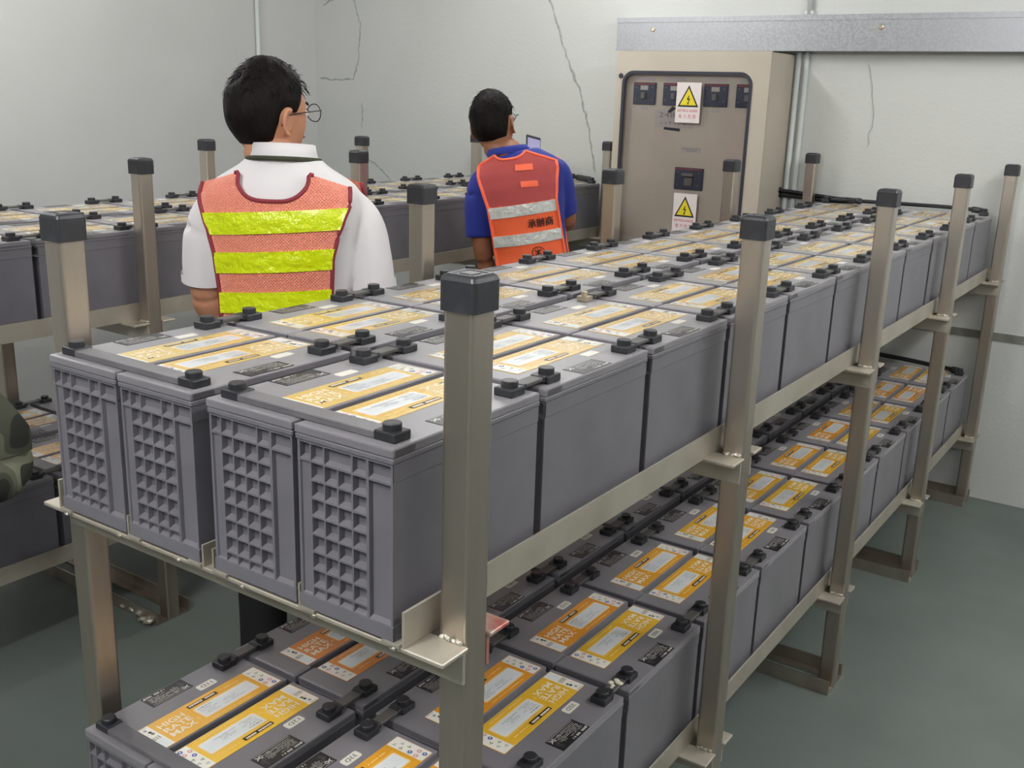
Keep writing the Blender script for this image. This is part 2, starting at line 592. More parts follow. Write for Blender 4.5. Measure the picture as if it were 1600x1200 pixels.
# ------------------------------------------------------------------ batteries (base at z 0, lid top at z BH, front at y 0, centred in x)
def case_mesh():
    b = MB()
    m = M['case']
    hw = WID / 2
    T = BH
    # rim under the lid
    b.box(-hw + .0005, hw - .0005, .0005, LEN - .0005, T - .0215, T - .0135, m, .0015)
    x0, x1, ya, yb = -hw + .0028, hw - .0028, .0028, LEN - .0028
    zr = T - .0216
    zbnd = T - .247
    # sides with their upper band and a foot band
    for sx, x in ((-1, x0), (1, x1)):
        q = x + sx * .0011
        prof = [(x, .0), (q, .0), (q, zbnd), (x, zbnd + .0015), (x, T - .047), (q, T - .0455), (q, zr)]
        vs, fs = [], []
        for px, pz in prof:
            vs += [(px, ya, pz), (px, yb, pz)]
        for k in range(len(prof) - 1):
            a = 2 * k
            fs.append((a, a + 1, a + 3, a + 2) if sx < 0 else (a, a + 2, a + 3, a + 1))
        b.add(vs, fs, m)
    b.add([(x0, ya, 0), (x1, ya, 0), (x1, yb, 0), (x0, yb, 0)], [(0, 3, 2, 1)], m)
    # waffle ends
    def wx(mm):
        return x0 + mm / 1000
    W_ = (x1 - x0) * 1000
    cells_x = [(25.0, 47.0), (49.5, 71.5), (74.0, 96.5), (99.5, 122.5)]
    cut_x = sorted({0, 4.5, 22.5, W_ - 3.5, 127.0, *[c for p in cells_x for c in p], W_})
    rows = [(24.6 + 26 * k, 24.6 + 26 * k + 23) for k in range(8)] + [(232.6, 246.0)]
    cut_z = sorted({21.6, 247.0, *[c for p in rows for c in p]})
    rec = []
    for k, (za, zz) in enumerate(rows):
        if k == 0:
            rec += [(4.5, 22.5, za, zz, 9), (25.0, 47.0, za, zz, 8), (49.5, 96.5, za, zz, 8), (99.5, 122.5, za, zz, 8), (127.0, W_ - 3.5, za, zz, 8)]
        else:
            rec += [(a, c, za, zz, 10 if k < 8 else 7) for a, c in cells_x]
    rec += [(4.5, 22.5, rows[1][0], 246.0, 3.0), (127.0, W_ - 3.5, rows[1][0], 246.0, 7.0)]

    def face(y, s):     # s=+1: front end (recess goes to +y)
        vs, fs = [], []

        def quad(pts):
            k = len(vs)
            vs.extend(pts)
            fs.append((k, k + 1, k + 2, k + 3) if s > 0 else (k + 3, k + 2, k + 1, k))
        Z = lambda mm: T - mm / 1000
        for i in range(len(cut_x) - 1):
            for j in range(len(cut_z) - 1):
                cx, cz = (cut_x[i] + cut_x[i + 1]) / 2, (cut_z[j] + cut_z[j + 1]) / 2
                if any(a < cx < c and d < cz < e for a, c, d, e, _ in rec):
                    continue
                quad([(wx(cut_x[i]), y, Z(cut_z[j + 1])), (wx(cut_x[i + 1]), y, Z(cut_z[j + 1])), (wx(cut_x[i + 1]), y, Z(cut_z[j])), (wx(cut_x[i]), y, Z(cut_z[j]))])
        for a, c, d, e, dep in rec:
            yi = y + s * dep / 1000
            sl = 4.0 if dep > 5 else 2.5
            o_ = [(wx(a), y, Z(e)), (wx(c), y, Z(e)), (wx(c), y, Z(d)), (wx(a), y, Z(d))]
            n_ = [(wx(a + .8), yi, Z(e - sl)), (wx(c - .8), yi, Z(e - sl)), (wx(c - .8), yi, Z(d + .6)), (wx(a + .8), yi, Z(d + .6))]
            for k in range(4):
                quad([o_[k], o_[(k + 1) % 4], n_[(k + 1) % 4], n_[k]])
            quad(n_)
        b.add(vs, fs, m)
        q = y - s * .0011
        b.box(x0 - .0011, x1 + .0011, min(q, y + s * .001), max(q, y + s * .001), 0, zbnd, m)
    face(ya, 1)
    face(yb, -1)
    return b.mesh('case')


def lid_mesh(left):
    b = MB()
    hw = WID / 2
    st = .0048
    xa, xb = (-hw, hw - st) if left else (-hw + st, hw)
    b.box(xa, xb, .002, LEN - .003, BH - .0128, BH, M['lid'], .0022, 2)
    b.box(-hw, hw, 0, .046, BH - .0128, BH - .0006, M['lid'], .0022, 2)
    b.box(-hw + .006, hw - .006, .006, LEN - .006, BH - .0136, BH - .012, M['case'])
    return b.mesh('lid')


def place2(b, vs, fs, u0, v0, ang, z, m):
    """add flat letters; ang 90 turns the reading direction to +y, -90 to -y, 0 keeps +x"""
    c, s_ = math.cos(R(ang)), math.sin(R(ang))
    b.add([(u0 + x * c - y * s_, v0 + x * s_ + y * c, z) for x, y in vs], fs, m)


HRM = [text_polys(t_, w_, .0145, .018, 3) for t_, w_ in (('HIGH', .056), ('RATE', .058), ('MAX', .056))]
GLY = random.Random(3)


def smalltext(b, u0, v0, ln, hh, ang, z, m):
    """tiny illegible print: a run of small bars"""
    x = 0
    vs, fs = [], []
    while x < ln:
        wd = GLY.uniform(.6, 1.3) * hh
        if GLY.random() > .16:
            k = len(vs)
            vs += [(x, 0), (min(x + wd * .8, ln), 0), (min(x + wd * .8, ln), hh), (x, hh)]
            fs.append((k, k + 1, k + 2, k + 3))
        x += wd
    place2(b, vs, fs, u0, v0, ang, z, m)


def label_mesh():
    """reads along +y, its top towards -x; 0..0.082 in x (0 = top edge), 0..0.28 in y (0 = text end)"""
    b = MB()
    L, Wd = .28, .082
    z = 0.0
    pts = rrect(0, Wd, 0, L, .004, 3)
    b.rings([[(p[0], p[1], q) for p in pts] for q in (-.0004, .0003)], M['label'], True, False)
    z1, z2, z3 = .0005, .0007, .0009
    b.rect(.001, Wd - .001, .001, .027, z1, M['label_white'])
    b.rect(.001, Wd - .001, L - .031, L - .001, z1, M['label_white'])
    for (vs, fs), x in zip(HRM, (.029, .0475, .066)):
        place2(b, vs, fs, x, .036, 90, z1, M['letter'])
    vs, fs = text_polys('®', .008, .008)
    place2(b, vs, fs, .058, .097, 90, z1, M['pale_orange'])
    # white panel with a pale frame
    p = rrect(.0245, .0665, .108, .240, .005, 3)
    b.poly(p, z1, M['pale_orange'])
    p = rrect(.027, .064, .111, .237, .004, 3)
    b.poly(p, z2, M['label_panel'])
    smalltext(b, .034, .116, .030, .0022, 90, z3, M['ink'])
    for k, (a, ln) in enumerate(((.116, .025), (.118, .035), (.116, .03), (.120, .022), (.116, .034))):
        smalltext(b, .040 + k * .0045, a, ln, .0016, 90, z3, M['faint'])
    for k, (a, ln) in enumerate(((.168, .030), (.165, .028), (.176, .022), (.160, .05))):
        smalltext(b, .043 + k * .0045, a, ln, .0016, 90, z3, M['faint'])
    for k in range(4):
        b.rect(.036 + k * .006, .0363 + k * .006, .115, .232, z3, M['faint'])
    # black brand bar with pale print
    b.rect(.0085, .0185, .108, .176, z1, M['ink'])
    smalltext(b, .0152, .1115, .060, .0048, 90, z2, M['letter'])
    smalltext(b, .0155, .182, .05, .003, 90, z1, M['pale_orange'])
    smalltext(b, .0755, .112, .11, .0025, 90, z1, M['pale_orange'])
    b.rect(.0215, .0222, .108, .242, z1, M['pale_orange'])
    # barcode end
    b.rect(.053, .078, .006, .022, z2, M['label_panel'])
    for y_, hh in ((.005, .0012), (.0075, .0008), (.010, .0014), (.0135, .0008), (.016, .0012), (.020, .0016)):
        b.rect(.040, .0505, y_, y_ + hh, z2, M['ink'])
    for cx, cy, m in ((.012, .015, 'faint'), (.022, .018, 'ink'), (.029, .019, 'green')):
        b.poly([(cx + .0035 * math.cos(a * math.pi / 5), cy + .0035 * math.sin(a * math.pi / 5)) for a in range(10)], z2, M[m])
    smalltext(b, .028, .006, .006, .0018, 90, z2, M['pink'])
    smalltext(b, .0045, .004, .018, .0016, 90, z2, M['faint'])
    # icon end: triangles, blue and pink rounds
    for cx, cy, m in ((.012, .258, 'faint'), (.022, .269, 'faint'), (.028, .257, 'green'), (.038, .269, 'green')):
        b.poly([(cx - .004, cy - .0035), (cx + .004, cy - .0035), (cx, cy + .0042)], z2, M[m])
        b.poly([(cx - .0018, cy - .002), (cx + .0018, cy - .002), (cx, cy + .0016)], z3, M['label_white'])
    for cx, cy, m in ((.048, .257, 'blue'), (.060, .269, 'pink'), (.063, .255, 'pink'), (.073, .268, 'blue')):
        b.poly([(cx + .0048 * math.cos(a * math.pi / 6), cy + .0048 * math.sin(a * math.pi / 6)) for a in range(12)], z2, M[m])
        b.poly([(cx + .0016 * math.cos(a * math.pi / 3), cy + .0026 * math.sin(a * math.pi / 3)) for a in range(6)], z3, M['label_white'])
    return b.mesh('label')


def plate_mesh():
    """black data plate .040 wide (x, 0 = outer edge) and .092 long; reads along +y"""
    b = MB()
    b.box(0, .040, 0, .092, -.0003, .0003, M['plate'])
    z = .0005
    I = M['plate_ink']
    smalltext(b, .0078, .004, .046, .0048, 90, z, I)
    b.poly([(.0085, .0015), (.0085, .006), (.0025, .0037)], z, I)
    for k in range(7):
        a = .005 + .002 * (k % 3)
        smalltext(b, .0135 + k * .0034, a, (.040, .030, .048, .052, .036, .050, .060)[k], .0014, 90, z, I)
    for k in range(6):
        smalltext(b, .0155 + k * .0034, .056, (.012, .016, .014, .016, .012, .018)[k], .0013, 90, z, I)
    b.rect(.0375, .0384, .004, .088, z, I)
    b.poly([(.026, .076), (.034, .087), (.036, .085), (.028, .075)], z, I)
    b.poly([(.034, .075), (.026, .087), (.028, .088), (.036, .077)], z, I)
    b.rect(.0262, .0355, .0735, .0750, z, I)
    for cx, cy in ((.010, .080), (.017, .083), (.021, .077)):
        for k in range(6):
            a0 = k * math.pi / 3
            b.poly([(cx + .0034 * math.cos(a0), cy + .0034 * math.sin(a0)), (cx + .0034 * math.cos(a0 + .7), cy + .0034 * math.sin(a0 + .7)), (cx + .0022 * math.cos(a0 + .35), cy + .0022 * math.sin(a0 + .35))], z, M['faint'])
    return b.mesh('data_plate')


def tag_mesh(txt):
    b = MB()
    pts = rrect(-.0095, .0095, -.0205, .0205, .004, 3)
    b.rings([[(p[0], p[1], z) for p in pts] for z in (-.0004, .0004)], M['tag'], True, False)
    if txt:
        vs, fs = text_polys(txt, .026, .0095, .0)
        place2(b, vs, fs, -.0047, .013, -90, .0006, M['ink'])
    return b.mesh('number_tag')


CASE, LID_L, LID_R, LABEL, PLATE, TAG0 = case_mesh(), lid_mesh(True), lid_mesh(False), label_mesh(), plate_mesh(), tag_mesh('')
ORD = ['first', 'second', 'third', 'fourth', 'fifth', 'sixth', 'seventh', 'eighth', 'ninth', 'tenth', 'eleventh']
RC = random.Random(11)


def mixc(a, b_, t_):
    a, b_ = lin(a), lin(b_)
    return tuple(a[i] * (1 - t_) + b_[i] * t_ for i in range(4))


def battery(c, r, upper, far, label, group, number=None):
    x = COLX[c] + WID / 2 + (DXB if far else 0)
    y = Y0 + PITCH * r
    zt = ZT if upper else ZL
    t_ = thing('battery', label, 'battery', (x + RC.uniform(-.0008, .0008), y + RC.uniform(-.002, .002), zt - BH), 0, group)
    put('case', CASE, t_)
    left = c in (0, 2)
    put('lid', LID_L if left else LID_R, t_)
    hw = WID / 2
    lb = put('label', LABEL, t_, (-hw + .0825, .044, BH + .0005) if left else (hw - .0825, .044 + .28, BH + .0005))
    lb.rotation_euler = (0, 0, 0 if left else math.pi)
    if upper:
        col = mixc('#d9b04a', '#e2c676', RC.random())  # paler on the upper shelf: reflected wash of light put into the label colour
    else:
        col = mixc('#e2942f', '#e6ba36', RC.random() ** 1.2)
        if (c, r) == (0, 1) or (c, r) == (1, 1):
            col = lin('#da822c')
        if (c, r) == (1, 0):
            col = lin('#ecbc30')
    lb.color = col
    p = put('data_plate', PLATE, t_, (-hw + .0035, .116, BH + .0004) if left else (hw - .0035, .116 + .092, BH + .0004))
    p.rotation_euler = (0, 0, 0 if left else math.pi)
    tm = tag_mesh(number) if number else TAG0
    put('number_tag', tm, t_, (-hw + .0595, .226, BH + .0005) if left else (hw - .065, .240, BH + .0005))
    return t_


for upper in (True, False):
    for r in range(11):
        for c in range(4):
            num = (11 - r, 12 + r, 33 - r, 34 + r)[c]
            if upper:
                if r == 0:
                    lab = 'grey battery with waffle ribbed end, %s from left in the upper front row' % ORD[c]
                else:
                    lab = 'grey battery with yellow label, near upper shelf, %s row, %s column from left' % (ORD[r], ORD[c])
                battery(c, r, True, False, lab, 'batteries on the near upper shelf')
            else:
                if r <= 2:
                    lab = 'grey battery tagged %dD, near lower shelf, %s row, %s column from left' % (num, ORD[r], ORD[c])
                else:
                    lab = 'grey battery with orange label, near lower shelf, %s row, %s column from left' % (ORD[r], ORD[c])
                battery(c, r, False, False, lab, 'batteries on the near lower shelf', '%dD' % num)
FAR_UP = [(c, r) for r in range(1, 11) for c in range(4)]
FAR_LOW = [(3, 1)] + [(c, r) for r in (2, 3) for c in range(4)] + [(3, 4)]
for upper, lst in ((True, FAR_UP), (False, FAR_LOW)):
    for c, r in lst:
        battery(c, r, upper, True, 'grey battery, far %s shelf, %s row from the back wall, %s column from aisle' % ('upper' if upper else 'lower', ORD[10 - r], ORD[3 - c]),
                'batteries on the far %s shelf' % ('upper' if upper else 'lower'))


# ------------------------------------------------------------------ terminal links between the batteries (base on the lid, z 0)
def boot_mesh():
    b = MB()
    b.box(-.0165, .0165, -.018, .018, 0, .013, M['black'], .002, 2)
    return b.mesh('boot')


def knob_mesh():
    b = MB()
    b.cyl(0, 0, .0125, .0225, .0128, M['black'], 18, .0012)
    return b.mesh('cap')


BOOT, KNOB = boot_mesh(), knob_mesh()
FB, BB = .042, .295          # terminal positions from the battery front
GAPY = PITCH - BB + FB
bm_ = MB()
bm_.box(-.0115, .0115, .012, GAPY - .012, .006, .0125, M['bar'], .0012)
bm_.box(-.0125, .0125, .017, .027, .004, .0138, M['black'], .001)
bm_.box(-.0125, .0125, GAPY - .027, GAPY - .017, .004, .0138, M['black'], .001)
BARY = bm_.mesh('link_bar')


def link(c, r, upper, far, label, group, bare=False, residue=False):
    xo = .0325 if c in (0, 2) else WID - .029
    x = COLX[c] + xo + (DXB if far else 0)
    t_ = thing('terminal_link', label, 'terminal link', (x, Y0 + PITCH * r + BB, (ZT if upper else ZL)), 0, group)
    put('link_bar', BARY, t_)
    for k, y in enumerate((0, GAPY)):
        if bare and k == 0:
            b = MB()
            b.box(-.012, .012, -.012, .018, .001, .012, M['copper'], .001)
            b.cyl(0, 0, .012, .022, .008, M['copper'], 6, .001)
            b.build('bare_bolt', t_, (0, y, 0))
            continue
        bt = put('boot', BOOT, t_, (0, y, 0))
        put('cap', KNOB, bt)
    if residue:
        b = MB()
        rr = random.Random(5)
        for k in range(7):
            cx, cy, q = rr.uniform(-.009, .009), GAPY * .5 + rr.uniform(-.016, .016), rr.uniform(.003, .007)
            b.rings([[(cx + q * s_ * math.cos(a * math.pi / 4), cy + q * s_ * math.sin(a * math.pi / 4), .0125 + q * .35 * h_) for a in range(8)] for s_, h_ in ((1, 0), (.8, .6), (.35, 1))], M['white_residue'], True, True)
        b.build('white_residue', t_)
    return t_


for upper in (True, False):
    for r in range(10):
        for c in range(4):
            bare = upper and (c, r) == (2, 2)
            res = (not upper) and (c, r) == (3, 1)
            if bare:
                lab = 'black terminal link with one uncapped shiny bolt on the near upper shelf'
            elif res:
                lab = 'terminal link caked with white residue between batteries 35D and 36D'
            else:
                lab = 'black terminal link, near %s shelf, %s to %s row, %s column' % ('upper' if upper else 'lower', ORD[r], ORD[r + 1], ORD[c])
            link(c, r, upper, False, lab, 'terminal links on the near %s shelf' % ('upper' if upper else 'lower'), bare, res)
for c, r in [(c, r) for c in range(4) for r in range(2, 10)] + [(3, 1)]:
    link(c, r, True, True, 'black terminal link, far upper shelf, %s row from back wall, %s column from aisle' % (ORD[10 - r], ORD[3 - c]), 'terminal links on the far upper shelf')
for c, r in [(0, 2), (1, 2), (2, 2), (3, 2), (3, 1)]:
    link(c, r, False, True, 'black terminal link, far lower shelf, %s row from back wall, %s column from aisle' % (ORD[10 - r], ORD[3 - c]), 'terminal links on the far lower shelf')
for upper in (True, False):
    for k, c in enumerate((0, 2)):
        xa, xb = COLX[c] + .0325, COLX[c + 1] + WID - .029
        t_ = thing('front_link', 'long grey strip link across the %s pair of front batteries, near %s shelf' % (('left', 'right')[k], 'upper' if upper else 'lower'),
                   'terminal link', ((xa + xb) / 2, Y0 + .031, ZT if upper else ZL), 0, 'front strip links')
        hx = (xb - xa) / 2
        b = MB()
        b.box(-hx + .010, hx - .010, -.016, .015, .0005, .0105, M['strip_link'], .0012)
        b.build('link_bar', t_)
        for x in (-hx, hx):
            bt = put('boot', BOOT, t_, (x, 0, 0))
            bt.rotation_euler = (0, 0, math.pi / 2)
            put('cap', KNOB, bt)


# ------------------------------------------------------------------ cables at the far ends
def cable(pts, rad, label, ends=(), sleeves=(), n=10):
    t_ = thing('power_cable', label, 'cable', pts[0])
    o = Vector(pts[0])
    P = [Vector(p) - o for p in pts]
    S = []
    for i in range(len(P) - 1):      # Catmull-Rom
        p0, p1, p2, p3 = P[max(i - 1, 0)], P[i], P[i + 1], P[min(i + 2, len(P) - 1)]
        for k in range(6):
            u = k / 6
            S.append(.5 * ((2 * p1) + (p2 - p0) * u + (2 * p0 - 5 * p1 + 4 * p2 - p3) * u * u + (3 * p1 - p0 - 3 * p2 + p3) * u ** 3))
    S.append(P[-1])
    b = MB()
    b.tube(S, rad, M['cable'], n)
    b.build('sheath', t_)
    for a, c, q in sleeves:
        b = MB()
        i0, i1 = int(a * (len(S) - 1)), int(c * (len(S) - 1))
        b.tube(S[i0:i1 + 1], q, M['black'], n)
        b.build('sleeve', t_)
    for e in ends:
        b = MB()
        e = Vector(e) - o
        b.box(e.x - .017, e.x + .017, e.y - .017, e.y + .017, e.z, e.z + .016, M['black'], .003, 2)
        b.cyl(e.x, e.y, e.z + .015, e.z + .03, .014, M['black'], 14, .003)
        bo = b.build('end_boot', t_)
    return t_


XR = COLX[3] + WID - .029
YB = Y0 + PITCH * 10 + BB
cable([(-.948, 3.885, 1.316), (-.88, 3.888, 1.312), (-.76, 3.885, 1.304), (-.66, 3.87, 1.299), (-.56, 3.85, 1.298), (-.40, 3.858, 1.300), (-.2, 3.856, 1.302), (-.08, 3.84, 1.302), (XR, YB, ZT + .018)], .0085,
      'thin black cable from the cabinet to the last battery, near upper shelf', [(XR, YB, ZT + .0005)], [(.88, .97, .013)])
cable([(-.948, 3.893, 1.296), (-.84, 3.895, 1.291), (-.74, 3.892, 1.287), (-.63, 3.875, 1.292), (-.56, 3.83, 1.300), (-.545, 3.79, 1.299), (-.60, YB + .05, 1.298), (COLX[0] + .05, YB, 1.298)], .011,
      'thick black cable with sleeve from the cabinet onto the near upper shelf', [(COLX[0] + .0325, YB, ZT + .0005)], [(.28, .36, .016), (.38, .62, .0135)])
cable([(-.74, 3.875, .60), (-.5, 3.878, .606), (-.3, 3.872, .604), (-.1, 3.84, .60), (XR, YB, ZL + .018)], .010,
      'black cable along the end of the near lower shelf', [(XR, YB, ZL + .0005)], [(.84, .97, .015)])
cable([(-2.62, 3.87, 1.302), (-2.40, 3.82, 1.31), (-2.2, 3.86, 1.325), (-2.08, 3.87, 1.305), (XR + DXB, YB, ZT + .018)], .009,
      'black cable curling over the end of the far upper shelf', [(XR + DXB, YB, ZT + .0005)], [(.62, .78, .013), (.8, .97, .016)])

# ------------------------------------------------------------------ electrical cabinet
CX0, CX1, CY0, CZ1 = -1.723, -.952, 3.623, 1.932
cabt = thing('electrical_cabinet', 'beige steel electrical cabinet with a clear window on the back wall', 'cabinet', ((CX0 + CX1) / 2, CY0, 0))
o0 = Vector(cabt.location)
cw = (CX1 - CX0) / 2
b = MB()
dep = WY1 - CY0 - .0005
b.box(-cw, -cw + .003, .02, dep, .06, CZ1, M['cabinet'])
b.box(cw - .003, cw, .02, dep, .06, CZ1, M['cabinet'])
b.box(-cw, cw, .02, dep, CZ1 - .003, CZ1, M['cabinet'])
b.box(-cw, cw, .02, dep, .06, .063, M['cabinet'])
b.box(-cw, cw, dep - .003, dep, .06, CZ1, M['cabinet'])
b.box(-cw + .01, cw - .01, .03, dep - .01, 0, .06, M['black'])
b.build('body', cabt)
# door with a rounded window
wx0, wx1, wz0, wz1 = -.345, .305, .45, 1.838
hole = rrect(wx0, wx1, wz0, wz1, .055, 6)
b = MB()


def to_outer(p):
    cx, cz = (wx0 + wx1) / 2, (wz0 + wz1) / 2
    dx, dz = p[0] - cx, p[1] - cz
    k = min((((cw - cx) if dx > 0 else (cw + cx)) / abs(dx)) if abs(dx) > 1e-6 else 1e9, (((CZ1 - cz) if dz > 0 else (cz - .06)) / abs(dz)) if abs(dz) > 1e-6 else 1e9)
    return (cx + dx * k, cz + dz * k)


out = [to_outer(p) for p in hole]
corners = [(cw, CZ1), (-cw, CZ1), (-cw, .06), (cw, .06)]
for c in corners:                          # snap the nearest outline points to the true corners
    j = min(range(len(out)), key=lambda i: (out[i][0] - c[0]) ** 2 + (out[i][1] - c[1]) ** 2)
    out[j] = c
n = len(hole)
rs = [[(p[0], .018, p[1]) for p in out], [(p[0], 0, p[1]) for p in out], [(p[0], 0, p[1]) for p in hole], [(p[0], .018, p[1]) for p in hole]]
rs.append(rs[0])
b.rings(rs, M['cabinet'], False, False)
door = b.build('door', cabt)
b = MB()
lp = [(p[0], 0.004, p[1]) for p in hole]
b.rings([[(p[0] + (q if False else 0), yy, p[1]) for p in rrect(wx0 - e, wx1 + e, wz0 - e, wz1 + e, .055 + e, 6)] for e, yy in ((.004, .001), (.004, -.005), (-.010, -.005), (-.010, .006), (.004, .006))], M['gasket'], False, False)
b.build('window_gasket', door)
b = MB()
pl = rrect(wx0 - .002, wx1 + .002, wz0 - .002, wz1 + .002, .055, 6)
b.add([(p[0], .002, p[1]) for p in pl], [tuple(range(len(pl)))], M['pane'])
b.build('window_pane', door)
b = MB()
b.rings([[(-.358 + q * math.cos(a * math.pi / 8), yy, 1.818 + q * math.sin(a * math.pi / 8)) for a in range(16)] for q, yy in ((.012, .001), (.012, -.004), (.008, -.005))], M['gasket'], True, False)
b.build('lock', door)
# inner panel
b = MB()
b.box(-cw + .01, cw - .01, .040, .043, .1, CZ1 - .012, M['inner'])
inner = b.build('inner_panel', cabt)
YI = .040


def breaker(x0, x1, z0, z1, big=False):
    b = MB()
    b.box(x0, x1, YI - .012, YI - .0003, z0, z1, M['breaker'], .002)
    w_, h_ = x1 - x0, z1 - z0
    for fx in (.12, .85):
        b.box(x0 + fx * w_ - .003, x0 + fx * w_ + .003, YI - .013, YI - .0119, z0 + .2 * h_, z0 + .2 * h_ + .006, M['breaker_grey'])
        b.box(x0 + fx * w_ - .003, x0 + fx * w_ + .003, YI - .013, YI - .0119, z0 + .76 * h_, z0 + .76 * h_ + .006, M['breaker_grey'])
    o = b.build('circuit_breaker', cabt)
    b = MB()
    b.box(x0 + .003, x1 - .003, YI - .0135, YI - .0118, z1 - .010, z1 - .003, M['breaker_red'])
    b.build('red_strip', o)
    b = MB()
    xc = (x0 + x1) / 2
    if big:
        b.box(xc - .03, xc + .03, YI - .03, YI - .0119, z0 + .62 * h_, z0 + .76 * h_, M['breaker_grey'], .003)
        b.box(xc - .018, xc + .024, YI - .026, YI - .0119, z0 + .18 * h_, z0 + .56 * h_, M['breaker_grey'], .004)
    else:
        b.box(xc - .02, xc + .02, YI - .0145, YI - .0119, z0 + .66 * h_, z0 + .86 * h_, M['sign'])
        b.box(xc - .011, xc + .011, YI - .03, YI - .0119, z0 + .26 * h_, z0 + .56 * h_, M['breaker_grey'], .003)
    b.build('toggle', o)
    return o


cx_ = o0.x
for x0 in (-1.64, -1.482, -1.274, -1.115):
    breaker(x0 - cx_, x0 + .118 - cx_, 1.688, 1.79)
    for z0, z1, wd in ((1.798, 1.815, .092), (1.662, 1.679, .036)):
        b = MB()
        xm = x0 + .059 - cx_
        b.box(xm - wd / 2, xm + wd / 2, YI - .0025, YI - .0003, z0, z1, M['sign'])
        vv = MB()
        b.build('name_plate', cabt)
breaker(-1.392 - cx_, -1.246 - cx_, 1.302, 1.405, True)
b = MB()
b.box(-1.372 - cx_, -1.272 - cx_, YI - .0025, YI - .0003, 1.474, 1.502, M['sign'])
for k in range(2):
    for j in range(9 - 3 * k):
        b.box(-1.364 + k * .02 + j * .0095 - cx_, -1.358 + k * .02 + j * .0095 - cx_, YI - .003, YI - .0024, 1.490 - k * .009, 1.494 - k * .009, M['faint'])
b.build('name_plate', cabt)
# handwritten paper behind the pane, with strips of black tape
b = MB()
b.box(-1.520 - cx_, -1.325 - cx_, YI - .0022, YI - .0003, 1.585, 1.665, M['sign'])
for body, x, z, w_, h_ in (('248', -1.500, 1.632, .085, .024), ('a v 9 9 0 u', -1.49, 1.600, .13, .015)):
    vs, fs = text_polys(body, w_, h_)
    b.add([(x - cx_ + p[0], YI - .0026, z + p[1]) for p in vs], fs, M['faint'])
pap = b.build('paper_note', cabt)
for pts in ([(-1.455, 1.660), (-1.432, 1.684), (-1.408, 1.676), (-1.443, 1.652)], [(-1.468, 1.588), (-1.384, 1.583), (-1.387, 1.570), (-1.470, 1.576)]):
    b = MB()
    b.rings([[(p[0] - cx_, y, p[1]) for p in pts] for y in (YI - .0034, YI - .0024)], M['gasket'], True, False)
    b.build('tape', pap)


def warning_sign(x0, x1, z0, z1, y):
    b = MB()
    b.box(x0, x1, y - .0015, y, z0, z1, M['sign'])
    o = b.build('warning_sign', cabt)
    w_, h_ = x1 - x0, z1 - z0

    def tri(k, yy, m, nm):
        b = MB()
        cx, base, top = x0 + w_ * .5, z0 + h_ * .395, z0 + h_ * .93
        half = w_ * .43
        cz = base + (top - base) * .36
        pts = [(cx - half, base), (cx + half, base), (cx, top)]
        pts = [(cx + (p[0] - cx) * k, cz + (p[1] - cz) * k) for p in pts]
        b.rings([[(p[0], q, p[1]) for p in pts] for q in (yy, yy + .0003)], m, True, False)
        b.build(nm, o)
    tri(1, y - .0019, M['ink'], 'triangle_border')
    tri(.78, y - .0023, M['sign_yellow'], 'triangle_field')
    cx, cz, s_ = x0 + w_ * .5, z0 + h_ * .565, h_ * .115
    bolt = [(.05, 1.0), (-.40, .02), (.12, .12), (-.12, -.62), (-.26, -.58), (-.04, -1.05), (.26, -.68), (.08, -.66), (.46, .40), (-.02, .30), (.26, .95)]
    b = MB()
    b.add([(cx + p[0] * s_, y - .0026, cz + p[1] * s_) for p in bolt], [tuple(range(len(bolt)))], M['ink'])
    b.build('lightning_bolt', o)
    b = MB()
    vs, fs = text_polys('ELECTRICAL HAZARD', w_ * .84, h_ * .065, .02)
    b.add([(x0 + w_ * .08 + p[0], y - .0019, z0 + h_ * .27 + p[1]) for p in vs], fs, M['red_print'])
    vs, fs = text_polys('電 力 危 險', w_ * .72, h_ * .10, 0)
    b.add([(x0 + w_ * .14 + p[0], y - .0019, z0 + h_ * .11 + p[1]) for p in vs], fs, M['red_print'])
    b.build('lettering', o)


warning_sign(-1.396 - cx_, -1.273 - cx_, 1.612, 1.793, -.0002)
warning_sign(-1.372 - cx_, -1.252 - cx_, 1.105, 1.287, -.0002)
b = MB()
for z, y in ((1.316, 3.885 - CY0), (1.296, 3.893 - CY0)):
    b.tube([(cw - .002, y, z), (cw + .004, y, z)], .015, M['black'], 14)
b.build('cable_gland', cabt)


# ------------------------------------------------------------------ people (local frame: feet at 0, facing +y)
def remesh(mb, voxel, smooth_it=6, name='body'):
    me = mb.mesh(name)
    o = bpy.data.objects.new('remesh_source', me)
    COL.objects.link(o)
    rm = o.modifiers.new('r', 'REMESH')
    rm.mode = 'VOXEL'
    rm.voxel_size = voxel
    rm.use_smooth_shade = True
    if smooth_it:
        s = o.modifiers.new('s', 'SMOOTH')
        s.factor = .5
        s.iterations = smooth_it
    dg = bpy.context.evaluated_depsgraph_get()
    out = bpy.data.meshes.new_from_object(o.evaluated_get(dg))
    out.name = name
    bpy.data.objects.remove(o)
    for p in out.polygons:
        p.use_smooth = True
    return out


def lerp_table(tab, z):
    if z <= tab[0][0]:
        return tab[0][1:]
    for a, c in zip(tab, tab[1:]):
        if z <= c[0]:
            t_ = (z - a[0]) / (c[0] - a[0])
            t_ = t_ * t_ * (3 - 2 * t_) * .5 + t_ * .5
            return tuple(a[i] + (c[i] - a[i]) * t_ for i in range(1, len(a)))
    return tab[-1][1:]


def ell(z, rx, ry, cx=0, cy=0, n=28, p=2.3):
    out = []
    for k in range(n):
        a = 2 * math.pi * k / n
        c, s_ = math.cos(a), math.sin(a)
        out.append((cx + rx * abs(c) ** (2 / p) * (1 if c >= 0 else -1), cy + ry * abs(s_) ** (2 / p) * (1 if s_ >= 0 else -1), z))
    return out


